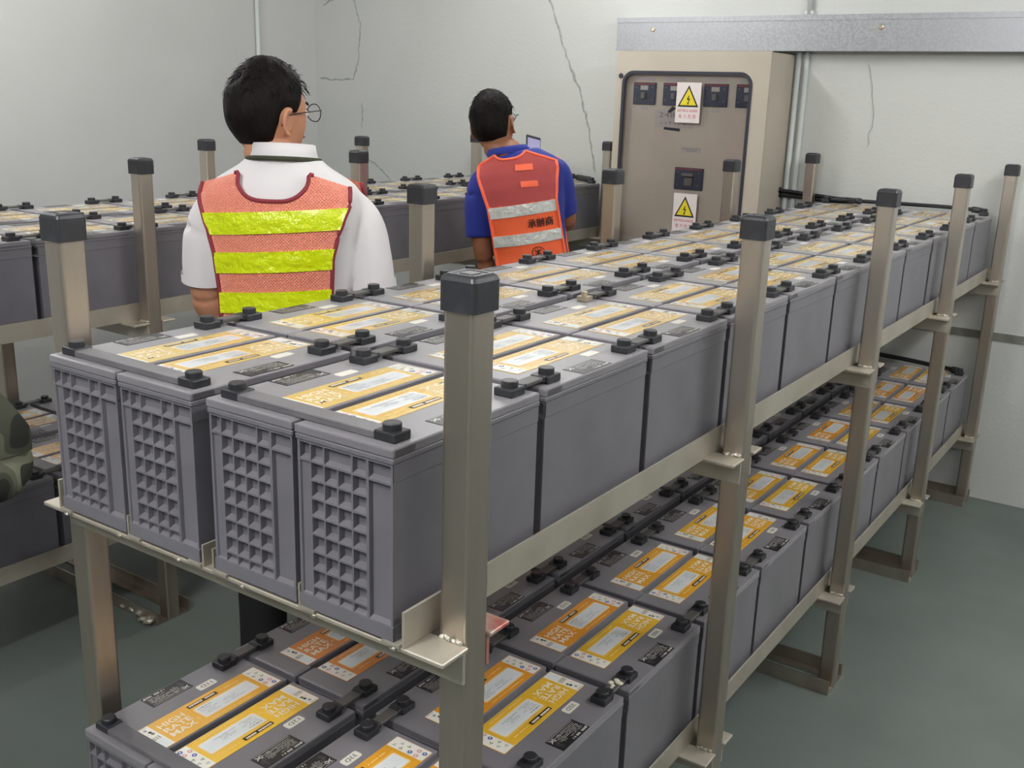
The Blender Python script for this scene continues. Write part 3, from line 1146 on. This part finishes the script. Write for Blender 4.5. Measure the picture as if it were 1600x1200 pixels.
def limb(b, pts, rad, m, n=14):
    P = [Vector(p) for p in pts]
    S, Q = [], []
    for i in range(len(P) - 1):
        p0, p1, p2, p3 = P[max(i - 1, 0)], P[i], P[i + 1], P[min(i + 2, len(P) - 1)]
        for k in range(5):
            u = k / 5
            S.append(.5 * ((2 * p1) + (p2 - p0) * u + (2 * p0 - 5 * p1 + 4 * p2 - p3) * u * u + (3 * p1 - p0 - 3 * p2 + p3) * u ** 3))
            Q.append(rad[i] * (1 - u) + rad[i + 1] * u)
    S.append(P[-1])
    Q.append(rad[-1])
    b.tube(S, Q, m, n)


def hand(b, wrist, d, up, m, side, curl=.5, s=1.0):
    """palm from the wrist along d, back of the hand towards up; five fingers curl away from up"""
    d, up = Vector(d).normalized(), Vector(up).normalized()
    lat = d.cross(up).normalized() * side          # thumb side
    w_ = Vector(wrist)
    b.rings([[w_ + d * t_ * s + lat * (math.cos(a) * x_) * s + up * (math.sin(a) * y_) * s for a in [2 * math.pi * k / 12 for k in range(12)]]
             for t_, x_, y_ in ((-.03, .027, .021), (0, .028, .019), (.03, .036, .017), (.065, .041, .016), (.092, .038, .013))], m)
    for k, (off, ln) in enumerate(((.030, .070), (.010, .078), (-.010, .073), (-.029, .058))):
        p = w_ + d * .085 * s + lat * off * s
        pts = [p - d * .03 * s, p]
        ang = 0
        for j, fr in enumerate((.45, .32, .23)):
            ang += curl * (.55 + .35 * j)
            pts.append(pts[-1] + (d * math.cos(ang) - up * math.sin(ang)) * ln * fr * s)
        limb(b, pts, [.0095 * s, .0093 * s, .0088 * s, .0082 * s, .0070 * s], m, 8)
    p = w_ + d * .028 * s + lat * .024 * s
    limb(b, [p - lat * .01 * s, p + (lat * .028 + d * .016 - up * .008) * s, p + (lat * .040 + d * .042 - up * .018) * s, p + (lat * .036 + d * .066 - up * .028) * s], [.013 * s, .012 * s, .0105 * s, .008 * s], m, 8)


def head_pt(th, ph, grow=0.0):
    """th around z (0 = front +y), ph from -90 (chin side) to 90 (top); unit head, centre 0"""
    c = math.cos(ph)
    x, y, z = math.sin(th) * c, math.cos(th) * c, math.sin(ph)
    rx, ry, rz = .076, .097, .118
    X, Y, Z = x * rx, y * ry, z * rz
    t_ = max(0, -z)
    X *= 1 - .22 * t_ * max(0, y + .3)
    if y > 0:
        Y *= 1 - .06 * max(0, z) ** 2
        Y += .008 * t_ * (1 - abs(x))
    else:
        Y *= 1.03 - .28 * t_ + .05 * max(0, z) * (1 - z)
    if z > 0:
        X *= 1 + .06 * math.sin(min(z, .8) * math.pi)
    # nose, brow, eye hollows, mouth
    fx = X / .013
    if y > .3:
        Y += .022 * math.exp(-fx * fx) * math.exp(-((z + .18) / .12) ** 2)
        Y += .010 * math.exp(-fx * fx) * math.exp(-((z - .02) / .16) ** 2)
        for sx in (-1, 1):
            Y -= .009 * math.exp(-((X - sx * .031) / .016) ** 2) * math.exp(-((z - .03) / .10) ** 2)
        Y += .005 * math.exp(-(X / .04) ** 2) * math.exp(-((z - .17) / .08) ** 2)
        Y += .005 * math.exp(-(X / .022) ** 2) * math.exp(-((z + .47) / .05) ** 2)
        Y -= .004 * math.exp(-(X / .026) ** 2) * math.exp(-((z + .40) / .03) ** 2)
        Y += .006 * math.exp(-(X / .03) ** 2) * math.exp(-((z + .80) / .15) ** 2)
    g = 1 + grow / .095
    return Vector((X * g, Y * g, Z * g))


class Person:
    def __init__(s, name, label, loc, rz, head_c, head_yaw, head_pitch, head_s, torso, skin, neck_z):
        s.t = thing(name, label, 'person', loc, rz)
        s.torso, s.skin, s.hc, s.hs = torso, skin, Vector(head_c), head_s
        s.hm = Matrix.Translation(s.hc) @ Matrix.Rotation(head_yaw, 4, 'Z') @ Matrix.Rotation(head_pitch, 4, 'X') @ Matrix.Scale(head_s, 4)
        s.neck_z = neck_z

    def H(s, p):
        return s.hm @ Vector(p)

    def surf(s, x, z, back, d):
        rx, ry, cy = lerp_table(s.torso, z)
        rx, ry = rx + d, ry + d
        q = min(abs(x) / rx, .9999)
        y = ry * (1 - q ** 2.3) ** (1 / 2.3)
        return (x, cy - y if back else cy + y, z)

    def body(s, arms, legs=True):
        b = MB()
        m = s.skin
        rs = []
        for k in range(33):                 # head
            ph = -math.pi / 2 + math.pi * k / 32
            rs.append([s.H(head_pt(2 * math.pi * j / 48, max(-1.55, min(1.55, ph)))) for j in range(48)])
        b.rings(rs, m)
        # ears: rim, bowl and lobe
        for sx in (-1, 1):
            for (w_, h_, off, th_) in ((.019, .032, 0, .0055),):
                rr = []
                for k in range(9):
                    t_ = -1 + 2 * k / 8
                    q = math.sqrt(max(.02, 1 - t_ * t_))
                    rr.append([s.H((sx * (.0745 + .012 * math.sin(max(0, -math.cos(a)) * 1.4) + (.004 if math.sin(a) > 0 else -.004)), -.012 + math.cos(a) * w_ * q - .006 * t_ * 0 + t_ * .004, -.012 + t_ * h_)) for a in [2 * math.pi * j / 12 for j in range(12)]])
                b.rings(rr, m)
            rim = [s.H((sx * .086, -.014 + .017 * math.cos(a), -.012 + .030 * math.sin(a))) for a in [R(50 + 230 * k / 12) for k in range(13)]]
            b.tube(rim, .0052 * s.hs, m, 8)
        # neck and trunk
        top = s.H((0, -.018, -.07))
        nb = Vector((s.hc.x * .38, s.torso[-1][3] - .005, s.neck_z - .06))
        limb(b, [nb - Vector((0, 0, .05)), nb, nb.lerp(top, .6), top], [.072, .066, .060, .060], m, 20)
        rs = []
        z = .84
        while z < s.neck_z - .03:
            rx, ry, cy = lerp_table(s.torso, z)
            rs.append(ell(z, max(.03, rx - .018), max(.03, ry - .018), 0, cy))
            z += .03
        b.rings(rs, m)
        for pts, rad, hd in arms:
            limb(b, pts, rad, m)
            hand(b, *hd)
        for sx in (-1, 1):
            limb(b, [(sx * .085, 0, .90), (sx * .095, .012, .50), (sx * .10, -.01, .08)], [.08, .055, .038], m)
            limb(b, [(sx * .10, -.04, .05), (sx * .105, .06, .04), (sx * .11, .15, .03)], [.035, .035, .025], m)
        o = put('body', remesh(b, .0055, 4), s.t)
        o.data.materials.clear()
        o.data.materials.append(m)
        # face pieces
        for sx in (-1, 1):
            e = MB()
            c = s.H((sx * .031, .082, .003))
            e.rings([[c + Vector((.012 * math.cos(a) * math.cos(p), .012 * math.sin(a) * math.cos(p), .012 * math.sin(p))) for a in [2 * math.pi * j / 10 for j in range(10)]] for p in [R(-80 + 160 * k / 6) for k in range(7)]], M['eye'])
            put('eye', e.mesh('eye'), o)
            e = MB()
            e.tube([s.H((sx * (.018 + .026 * k / 4), .094 - .010 * (k / 4) ** 2, .024 + .004 * math.sin(k / 4 * 3))) for k in range(5)], .003, M['hair'], 6)
            put('eyebrow', e.mesh('eyebrow'), o)
        e = MB()
        e.tube([s.H((-.022 + .044 * k / 6, .0885 + .007 * math.sin(math.pi * k / 6), -.053)) for k in range(7)], [.002, .004, .005, .005, .005, .004, .002], M['lip'], 6)
        put('mouth', e.mesh('mouth'), o)
        s.bodyo = o
        return o

    def hair(s, seed, thick, bald=None, low=-.62, side=-.05, front=.55):
        b = MB()
        nt, npz = 96, 64
        rnd = random.Random(seed)

        def hl(th):        # hair line (sin ph) around the head, th 0 = front
            a = abs(((th + math.pi) % (2 * math.pi)) - math.pi)
            if a < R(50):
                return front
            if a < R(80):
                return front + (side + .12 - front) * (a - R(50)) / R(30)
            if a < R(105):
                return side + .12
            if a < R(125):
                return side + .12 + (low - side - .12) * (a - R(105)) / R(20)
            return low
        vs, fs, head_raw = [], [], []
        for i in range(nt):
            th = 2 * math.pi * i / nt
            z0 = hl(th)
            for j in range(npz + 1):
                u = j / npz
                ph = math.asin(max(-1, z0)) + (math.pi / 2 - .02 - math.asin(max(-1, z0))) * u
                p = head_pt(th, ph)
                head_raw.append(Vector((p.x * 1.5, p.y, p.z)))
                edge = min(1, u * 7)
                a = abs(((th + math.pi) % (2 * math.pi)) - math.pi)
                nv = mnoise.noise(Vector((p.x * 55, p.y * 55, p.z * 22)) + Vector((seed * 3, 0, 0)))
                nv2 = mnoise.noise(Vector((p.x * 16, p.y * 16, p.z * 16)) + Vector((0, seed, 0)))
                g = (.002 + thick * edge * (.75 + .25 * math.sin(ph)) + .0022 * nv * edge + .0035 * nv2 * edge)
                if bald:
                    dd = (p - Vector(bald)).length
                    g -= (thick * .8) * math.exp(-(dd / .016) ** 2)
                vs.append(s.H(head_pt(th, ph, g)))
        top = len(vs)
        vs.append(s.H(head_pt(0, math.pi / 2 - .005, thick)))
        for i in range(nt):
            for j in range(npz):
                a, c = i * (npz + 1) + j, ((i + 1) % nt) * (npz + 1) + j
                if bald and all((head_raw[q] - Vector(bald)).length < .0135 for q in (a, c, c + 1, a + 1)):
                    continue
                fs.append((a, c, c + 1, a + 1))
            fs.append((i * (npz + 1) + npz, ((i + 1) % nt) * (npz + 1) + npz, top))
        b.add(vs, fs, M['hair'], True)
        o = b.build('hair', s.t)
        # short loose strands that break the outline
        st = MB()
        for k in range(260):
            th, ph = rnd.uniform(0, 2 * math.pi), math.asin(rnd.uniform(.42, 1))
            p0 = head_pt(th, ph, thick - .002)
            p1 = head_pt(th + rnd.uniform(-.3, .3), ph - rnd.uniform(.05, .3), thick + rnd.uniform(.001, .008))
            pm = (p0 + p1) * .5 * 1.015
            st.tube([s.H(p0), s.H(pm), s.H(p1)], [.0009, .0008, .0003], M['hair'], 3, False)
        st.build('loose_strands', o)['kind'] = 'stuff'
        return o

    def shirt(s, m, sleeves, zb=.86, name='shirt'):
        b = MB()
        rs = []
        z = zb
        zt_ = s.torso[-1][0]
        while z <= zt_ + 1e-6:
            rx, ry, cy = lerp_table(s.torso, z)
            rs.append(ell(z, rx, ry, 0, cy, 40))
            z += .02
        b.rings(rs, m)
        for pts, rad in sleeves:
            limb(b, pts, rad, m, 20)
        me = remesh(b, .009, 5, name)
        for v in me.vertices:       # soft folds
            f = mnoise.noise(Vector((v.co.x * 7, v.co.y * 7, v.co.z * 11)))
            k = .0035 * f
            c = Vector((v.co.x, v.co.y, 0))
            if c.length > .02:
                v.co += c.normalized() * k
        me.materials.clear()
        me.materials.append(m)
        return put(name, me, s.t)

    def trousers(s, spread=.10):
        b = MB()
        b.rings([ell(z, rx, ry, 0, 0) for z, rx, ry in ((.80, .168, .118), (.86, .176, .124), (.92, .174, .122), (.97, .166, .116))], M['trouser'])
        for sx in (-1, 1):
            limb(b, [(sx * .085, 0, .88), (sx * .092, .005, .70), (sx * spread, .012, .48), (sx * spread, 0, .25), (sx * spread, -.012, .06)], [.095, .092, .075, .068, .066], M['trouser'], 18)
        me = remesh(b, .012, 4, 'trousers')
        me.materials.clear()
        me.materials.append(M['trouser'])
        put('trousers', me, s.t)
        for sx in (-1, 1):
            b = MB()
            b.rings([[(sx * spread + x_ * sx * .2 + math.cos(a) * w_, y_ + math.sin(a) * h_ * 0, .001 + zz + hh * (1 + math.sin(a)) / 2) for a in [2 * math.pi * k / 14 for k in range(14)]]
                     for y_, w_, hh, x_, zz, h_ in ((-.085, .022, .05, 0, 0, 1), (-.07, .036, .085, 0, 0, 1), (-.01, .042, .105, 0, 0, 1), (.06, .046, .075, .02, 0, 1), (.13, .048, .058, .04, 0, 1), (.17, .036, .045, .05, 0, 1), (.185, .015, .03, .05, 0, 1))], M['shoe'])
            b.build('shoe', s.t)

    def panel(s, back, wtab, zbot, ztop_fn, d, m_fn, name, parent, ncol=56, nrow=40, slope=0.0, thick=.002):
        """garment panel on the trunk; m_fn(x, z) -> material"""
        b = MB()
        vs = []
        P = []
        for i in range(ncol + 1):
            s_ = -1 + 2 * i / ncol
            col = []
            zt_ = ztop_fn(s_)
            for j in range(nrow + 1):
                z = zbot + (zt_ - zbot) * j / nrow
                w_, = lerp_table(wtab, z)
                x = s_ * w_
                p = Vector(s.surf(x, z, back, d + .013 * abs(s_) ** 6 + .0025 * mnoise.noise(Vector((x * 14, 3, z * 9)))))
                col.append(p)
            P.append(col)
        for dd in (0, 1):
            for col in P:
                for p in col:
                    vs.append(p + Vector((0, (1 if back else -1) * dd * thick, 0)))
        N = (ncol + 1) * (nrow + 1)
        groups = {}
        for i in range(ncol):
            for j in range(nrow):
                a, c = i * (nrow + 1) + j, (i + 1) * (nrow + 1) + j
                q = (a, c, c + 1, a + 1)
                x = (P[i][j].x + P[i + 1][j].x) / 2
                z = (P[i][j].z + P[i][j + 1].z) / 2
                mm = m_fn(x, z)
                groups.setdefault(mm, []).append(q if back else q[::-1])
        for mm, fs in groups.items():
            b.add(vs[:N], fs, mm, True)
        o = b.build(name, parent)
        return o, P

    def band(s, back, wtab, z0, z1, slope, d, m, name, parent, x0=None, x1=None, ncol=48):
        b = MB()
        F, E0, E1 = [], [], []
        zc = (z0 + z1) / 2
        for i in range(ncol + 1):
            t_ = i / ncol
            wa = lerp_table(wtab, zc)[0]
            xa, xb = (-wa if x0 is None else x0), (wa if x1 is None else x1)
            x = xa + (xb - xa) * t_
            row = []
            for j in range(5):
                z = z0 + (z1 - z0) * j / 4 + slope * x
                xx = x
                if x0 is None:
                    wz = lerp_table(wtab, z)[0]
                    xx = (-1 + 2 * t_) * wz
                k = mnoise.noise(Vector((x * 22, 9 + z0 * 7, z * 22))) * .0016
                row.append(s.surf(xx, z, back, d + k + (.013 * abs(-1 + 2 * t_) ** 6 if x0 is None else 0)))
            F.append(row)
            E0.append([s.surf(xx, z0 + slope * x, back, d - .004), row[0]])
            E1.append([row[-1], s.surf(xx, z1 + slope * x, back, d - .004)])
        for rs in (F, E0, E1):
            b.rings(rs, m, False, True, False)
        return b.build(name, parent)

    def edge(s, pts, rad, m, name, parent):
        b = MB()
        b.tube(pts, rad, m, 7)
        return b.build(name, parent)


def collar(P, m, z0, z1, rx, ry, cy, tilt, name='collar', cx=0.0):
    b = MB()
    rs = []
    for (f, zz, g) in ((1.10, z0 - .012, 0), (1.12, z0, 0), (1.04, (z0 + z1) / 2, 0), (1.0, z1, 0), (.94, z1 - .001, 0), (.96, z0, 0)):
        rs.append([(cx + rx * f * math.cos(a), cy + ry * f * math.sin(a), zz - tilt * math.sin(a) * ry) for a in [2 * math.pi * k / 40 for k in range(40)]])
    b.rings(rs, m, False, True)
    return b.build(name, P.t)


# --- first worker: white short sleeved shirt, coral and yellow vest
T1 = [(.80, .170, .120, .0), (.95, .176, .130, .01), (1.08, .170, .132, .015), (1.2, .176, .132, .008), (1.32, .190, .130, -.002), (1.40, .200, .124, -.008),
      (1.445, .203, .110, -.012), (1.475, .186, .094, -.015), (1.50, .150, .080, -.016), (1.525, .108, .072, -.014), (1.55, .080, .068, -.008)]
p1 = Person('person', 'person seen from behind in white shirt, glasses and coral vest with yellow bands', (-1.19, .95, 0), R(31), (-.047, .035, 1.640), R(-33), R(2), 1.07, T1, M['skin'], 1.57)
SL1 = ([(-.12, -.005, 1.415), (-.172, -.008, 1.405), (-.203, -.01, 1.355), (-.216, -.005, 1.28), (-.221, .005, 1.215)], [(.12, .004, 1.415), (.170, .006, 1.405), (.202, .008, 1.355), (.216, .010, 1.28), (.221, .012, 1.215)])
AR1 = []
for sx in (-1, 1):
    AR1.append(([(sx * .150, -.002 + .006 * sx, 1.41), (sx * .205, -.001 + .010 * sx, 1.32), (sx * .219, .006 + .007 * sx, 1.20), (sx * .215, .03, 1.135), (sx * .200, .10, 1.10), (sx * .15, .24, 1.11), (sx * .12, .27, 1.115)], [.038, .040, .043, .044, .040, .032, .028],
                ((sx * .11, .285, 1.117), (-sx * .5, .85, .05), (0, -.1, 1), M['skin'], -sx, .55)))
p1.body(AR1)
p1.hair(2, .013, (-.012, -.070, .080), low=-.52)
p1.shirt(M['shirt'], [(SL1[0], [.054, .057, .057, .058, .061]), (SL1[1], [.054, .057, .057, .058, .061])])
# hems of the sleeves
for sl in SL1:
    b = MB()
    e, q = Vector(sl[-1]), Vector(sl[-2])
    d_ = (e - q).normalized()
    b.tube([e - d_ * .022, e + d_ * .001], .0628, M['shirt'], 24, False)
    b.build('sleeve_hem', p1.t)
p1.trousers()
collar(p1, M['shirt'], 1.532, 1.572, .079, .074, -.004, .10)
b = MB()
b.tube([(.091 * math.cos(a), -.006 + .086 * math.sin(a), 1.534 - .10 * math.sin(a) * .08) for a in [2 * math.pi * k / 40 for k in range(41)]], .006, M['strap'], 8, False)
b.build('lanyard', p1.t)
W1 = [(1.0, .145), (1.2, .143), (1.30, .149), (1.36, .162), (1.39, .173), (1.44, .189), (1.475, .186), (1.52, .150)]


def vest_top(P, neck_z, neck_w, pw_, zsh_out, zsh_in, off=0.0):
    def f(s_):
        a = abs(s_ - off)
        if a < neck_w:
            return neck_z + (zsh_in - neck_z) * (a / neck_w) ** pw_
        return zsh_in + (zsh_out - zsh_in) * (a - neck_w) / (1 - neck_w)
    return f


vt = vest_top(p1, 1.442, .55, 3.5, 1.478, 1.508)
vest = None
for back in (True, False):
    o, P = p1.panel(back, W1, 1.03, vt, .017, lambda x, z: M['vest1'], 'vest_back' if back else 'vest_front', p1.t)
    edge_pts = [P[i][-1] + Vector((0, -.001 if back else .001, 0)) for i in range(len(P))]
    n = len(P)
    k0 = int(n * .225)
    p1.edge(edge_pts[k0 - 1:n - k0 + 1], .0052, M['binding'], 'neck_binding', o)
    p1.edge(P[0], .0055, M['binding'], 'armhole_binding', o)
    p1.edge(P[-1], .0055, M['binding'], 'armhole_binding', o)
    for z0, z1 in ((1.365, 1.418), (1.268, 1.320), (1.165, 1.218)):
        p1.band(back, W1, z0, z1, .07 if back else 0, .0215, M['yellow_tape'], 'reflective_band', o)
# glasses
b = MB()
for sx in (-1, 1):
    lens = [p1.H((sx * .034 + .024 * math.cos(a), .116 - .004 * abs(math.cos(a)), .004 + .021 * math.sin(a))) for a in [2 * math.pi * k / 18 for k in range(19)]]
    b.tube(lens, .0014, M['metal_thin'], 6, False)
    b.tube([p1.H(q) for q in ((sx * .058, .112, .010), (sx * .078, .095, .012), (sx * .0815, .03, .008), (sx * .0835, -.018, .004), (sx * .083, -.035, -.020))], .0016, M['metal_thin'], 6)
b.tube([p1.H((-.010, .117, .008)), p1.H((0, .120, .011)), p1.H((.010, .117, .008))], .0014, M['metal_thin'], 6)
b.build('glasses', p1.t)

# --- second worker: blue T-shirt, orange vest, holding a telephone up
T2 = [(.80, .158, .112, .0), (.95, .160, .116, .005), (1.08, .156, .112, .01), (1.18, .164, .114, .004), (1.28, .178, .116, -.002), (1.35, .190, .112, -.008),
      (1.40, .193, .100, -.012), (1.43, .178, .086, -.015), (1.452, .142, .074, -.016), (1.472, .108, .066, -.012), (1.49, .078, .060, -.006)]
T2 = [(z_, rx_ * .88, ry_, cy_) for z_, rx_, ry_, cy_ in T2]
p2 = Person('person', 'person seen from behind in blue T-shirt and orange vest with silver bands', (-1.413, 2.502, 0), R(29), (-.080, .045, 1.590), R(-12), R(6), 1.0, T2, M['skin2'], 1.515)
SL2 = ([(-.10, -.005, 1.385), (-.145, -.006, 1.378), (-.172, -.008, 1.325), (-.188, -.005, 1.24), (-.194, 0, 1.175)], [(.10, .0, 1.385), (.134, .012, 1.376), (.145, .045, 1.325), (.143, .085, 1.26), (.140, .115, 1.215)])
AR2 = [([(-.130, -.005, 1.38), (-.178, -.008, 1.29), (-.192, .0, 1.12), (-.190, .05, .97), (-.182, .10, .87)], [.038, .042, .040, .034, .027],
        ((-.181, .105, .86), (.05, .25, -1), (-1, 0, 0), M['skin2'], 1, .35)),
       ([(.120, .01, 1.38), (.145, .065, 1.29), (.142, .135, 1.165), (.112, .215, 1.235), (.072, .275, 1.315), (.062, .290, 1.330)], [.038, .042, .041, .038, .030, .027],
        ((.059, .293, 1.335), (-.25, .2, .9), (.25, .95, -.1), M['skin2'], 1, .55))]
p2.body(AR2)
p2.hair(5, .013, None, low=-.42, side=0.10)
p2.shirt(M['blue_shirt'], [(SL2[0], [.052, .056, .056, .058, .062]), (SL2[1], [.052, .056, .056, .057, .060])], name='t_shirt')
p2.trousers()
collar(p2, M['blue_shirt'], 1.483, 1.497, .076, .066, -.004, .10, 'collar', -.034)
W2 = [(1.0, .136), (1.12, .134), (1.2, .132), (1.28, .132), (1.34, .142), (1.40, .153), (1.44, .149), (1.49, .126)]
vt2 = vest_top(p2, 1.455, .46, 3.0, 1.436, 1.476, -.16)
NETZ = 1.281
for back in (True, False):
    o, P = p2.panel(back, W2, .90, vt2, .012, lambda x, z: M['net2'] if z > NETZ else M['vest2'], 'vest_back' if back else 'vest_front', p2.t)
    n = len(P)
    pts = [P[i][-1] for i in range(n)]
    p2.edge(pts, .0055, M['orange_edge'], 'neck_binding', o)
    p2.edge(P[0], .0065, M['orange_edge'], 'armhole_binding', o)
    p2.edge(P[-1], .0065, M['orange_edge'], 'armhole_binding', o)
    for z0, z1 in ((1.240, 1.283), (1.128, 1.171)):
        p2.band(back, W2, z0, z1, 0, .0165, M['silver_tape'], 'reflective_band', o)
    if back:
        vb = o
        for zc in (1.421, 1.358):
            p2.band(True, W2, zc - .011, zc + .011, -.08, .0155, M['orange_edge'], 'velcro_tab', o, -.005 if zc > 1.4 else .008, .062 if zc > 1.4 else .074, 12)


def on_back(P, vs, fs, x0, z0, slope, m, d, name, parent):
    b = MB()
    b.add([P.surf(x0 + q[0], z0 + q[1] + slope * (x0 + q[0]), True, d) for q in vs], fs, m)
    return b.build(name, parent)


vs, fs = text_polys('承辦商', .096, .034, 0, 2)
vs, fs = vs + [(q[0] + .0016, q[1] + .0006) for q in vs], fs + [tuple(k + len(vs) for k in f) for f in fs]
on_back(p2, vs, fs, .012, 1.188, 0, M['ink'], .0178, 'lettering', vb)
# round railway emblem: ring with a cross stroke, an upper and a lower arc
b = MB()
ex, ez, er = .036, 1.092, .021


def emb(pts, w_):
    P = [Vector((x, z)) for x, z in pts]
    vs, fs = [], []
    for i, p in enumerate(P):
        t_ = (P[min(i + 1, len(P) - 1)] - P[max(i - 1, 0)]).normalized()
        nrm = Vector((-t_.y, t_.x)) * w_
        for q in (p + nrm, p - nrm):
            vs.append(p2.surf(q.x, q.y, True, .0178))
    for i in range(len(P) - 1):
        fs.append((2 * i, 2 * i + 1, 2 * i + 3, 2 * i + 2))
    b.add(vs, fs, M['ink'])


emb([(ex + er * 1.15 * math.cos(a), ez + er * math.sin(a)) for a in [2 * math.pi * k / 28 for k in range(29)]], .0013)
emb([(ex, ez + .014), (ex, ez - .014)], .0016)
emb([(ex + .012 * math.cos(a), ez + .0155 + .012 * math.sin(a)) for a in [R(200 + 140 * k / 10) for k in range(11)]], .0018)
emb([(ex + .012 * math.cos(a), ez - .0155 + .012 * math.sin(a)) for a in [R(20 + 140 * k / 10) for k in range(11)]], .0018)
emb([(ex - .005, ez), (ex + .005, ez)], .0016)
b.build('emblem', vb)
b = MB()
for sx in (-1, 1):
    b.tube([p2.H((sx * .034 + .024 * math.cos(a), .116 - .004 * abs(math.cos(a)), .004 + .019 * math.sin(a))) for a in [2 * math.pi * k / 18 for k in range(19)]], .0013, M['metal_thin'], 6, False)
    b.tube([p2.H(q) for q in ((sx * .058, .112, .010), (sx * .078, .095, .012), (sx * .0815, .03, .008), (sx * .0835, -.018, .004), (sx * .083, -.035, -.020))], .0014, M['metal_thin'], 6)
b.tube([p2.H((-.010, .117, .008)), p2.H((.010, .117, .008))], .0013, M['metal_thin'], 6)
b.build('glasses', p2.t)

# he leans to his left: turn everything above the hips about the pelvis
_ca, _sa = math.cos(R(10.5)), math.sin(R(10.5))


def lean(o):
    for c in o.children:
        if c.type == 'MESH':
            for v in c.data.vertices:
                x, z = v.co.x, v.co.z
                k = max(0.0, min(1.0, (z - .72) / .26))
                k = k * k * (3 - 2 * k)
                x2, z2 = x * _ca - (z - .95) * _sa, .95 + x * _sa + (z - .95) * _ca
                v.co.x, v.co.z = x + (x2 - x) * k, z + (z2 - z + .034) * k
        lean(c)


lean(p2.t)

# telephone in the second worker's raised right hand
mw = Matrix.Translation(Vector((-1.413, 2.502, 0))) @ Matrix.Rotation(R(29), 4, 'Z')
pc = mw @ Vector((-.055, .300, 1.478))
ph = thing('smartphone', 'smartphone with lit screen held up by the worker in the orange vest', 'smartphone', pc)
ph.rotation_euler = (R(-18), R(12), R(29 + 40))
b = MB()
b.box(-.037, .037, -.0042, .0042, -.076, .076, M['gasket'], .003, 2)
b.build('phone_body', ph)
b = MB()
b.box(-.0325, .0325, -.0047, -.0041, -.066, .064, M['screen'])
b.build('phone_screen', ph)

# crumbs of cement by the foot of the far rack
rl = random.Random(21)
for k, (x, y, q) in enumerate(((-1.93, .945, .017), (-1.895, .93, .013), (-1.975, .95, .015), (-1.865, .935, .020), (-2.02, .945, .012))):
    b = MB()
    bm2 = bmesh.new()
    bmesh.ops.create_icosphere(bm2, subdivisions=1, radius=1)
    vs = [(v.co.x * q * rl.uniform(.7, 1.3), v.co.y * q * rl.uniform(.7, 1.3), q * .65 + v.co.z * q * rl.uniform(.55, .75)) for v in bm2.verts]
    bm2.verts.index_update()
    b.add(vs, [[v.index for v in f.verts] for f in bm2.faces], M['weld'])
    bm2.free()
    o = b.build('cement_crumb', None, (x, y, .0062))
    tag(o, '%s pale cement crumb from the aisle side post, foot of the far rack' % ORD[(1, 0, 2, 0, 3)[k]] if k != 3 else 'largest pale cement crumb against the foot of the far rack post', 'cement crumb', 'cement crumbs at the far rack foot')

# ------------------------------------------------------------------ camouflage bag hanging at the left edge
bag = thing('shoulder_bag', 'camouflage shoulder bag hanging beside the far rack, cut by the left edge', 'bag', (-1.735, .36, .64))
b = MB()
rs = []
for z, rx, ry, cy in ((0, .03, .08, 0), (.012, .058, .115, 0), (.05, .070, .146, .002), (.09, .07, .152, .004), (.14, .064, .144, .002), (.19, .054, .124, -.004), (.25, .044, .098, -.014), (.30, .036, .076, -.024), (.335, .02, .055, -.034)):
    ring = []
    for k in range(36):
        a = 2 * math.pi * k / 36
        f = 1 + .05 * mnoise.noise(Vector((math.cos(a) * 2, math.sin(a) * 2, z * 14)))
        ring.append((rx * f * math.cos(a), cy + ry * f * math.sin(a), z))
    rs.append(ring)
b.rings(rs, M['camo'])
b.build('bag_body', bag)
b = MB()
rs = []
for k in range(15):
    u = k / 14
    z = .335 - .20 * u
    h_ = .118 + .012 * math.sin(u * 3)
    rs.append([(.045 + .032 * math.sin(u * 2.4) + q, (-.02 + .018 * u) + y_ * (.062 + .062 * min(1, u * 1.5)), z) for q, y_ in ((0, -1), (.008, -.7), (.011, 0), (.008, .7), (0, 1))])
b.rings(rs, M['camo'], False, True, False)
b.build('flap', bag)
b = MB()
b.tube([(.02, -.03, .33), (.0, -.04, .40), (-.05, -.05, .445), (-.14, -.05, .455), (-.16, -.05, .43)], .012, M['strap'], 8, flat=.5)
b.build('strap', bag)
b = MB()
for q in (-.012, .012):
    b.box(.012, .018, -.03 + q - .003, -.03 + q + .003, .345, .372, M['copper'])
b.box(.012, .018, -.045, -.015, .345, .350, M['copper'])
b.box(.012, .018, -.045, -.015, .367, .372, M['copper'])
b.build('buckle', bag)
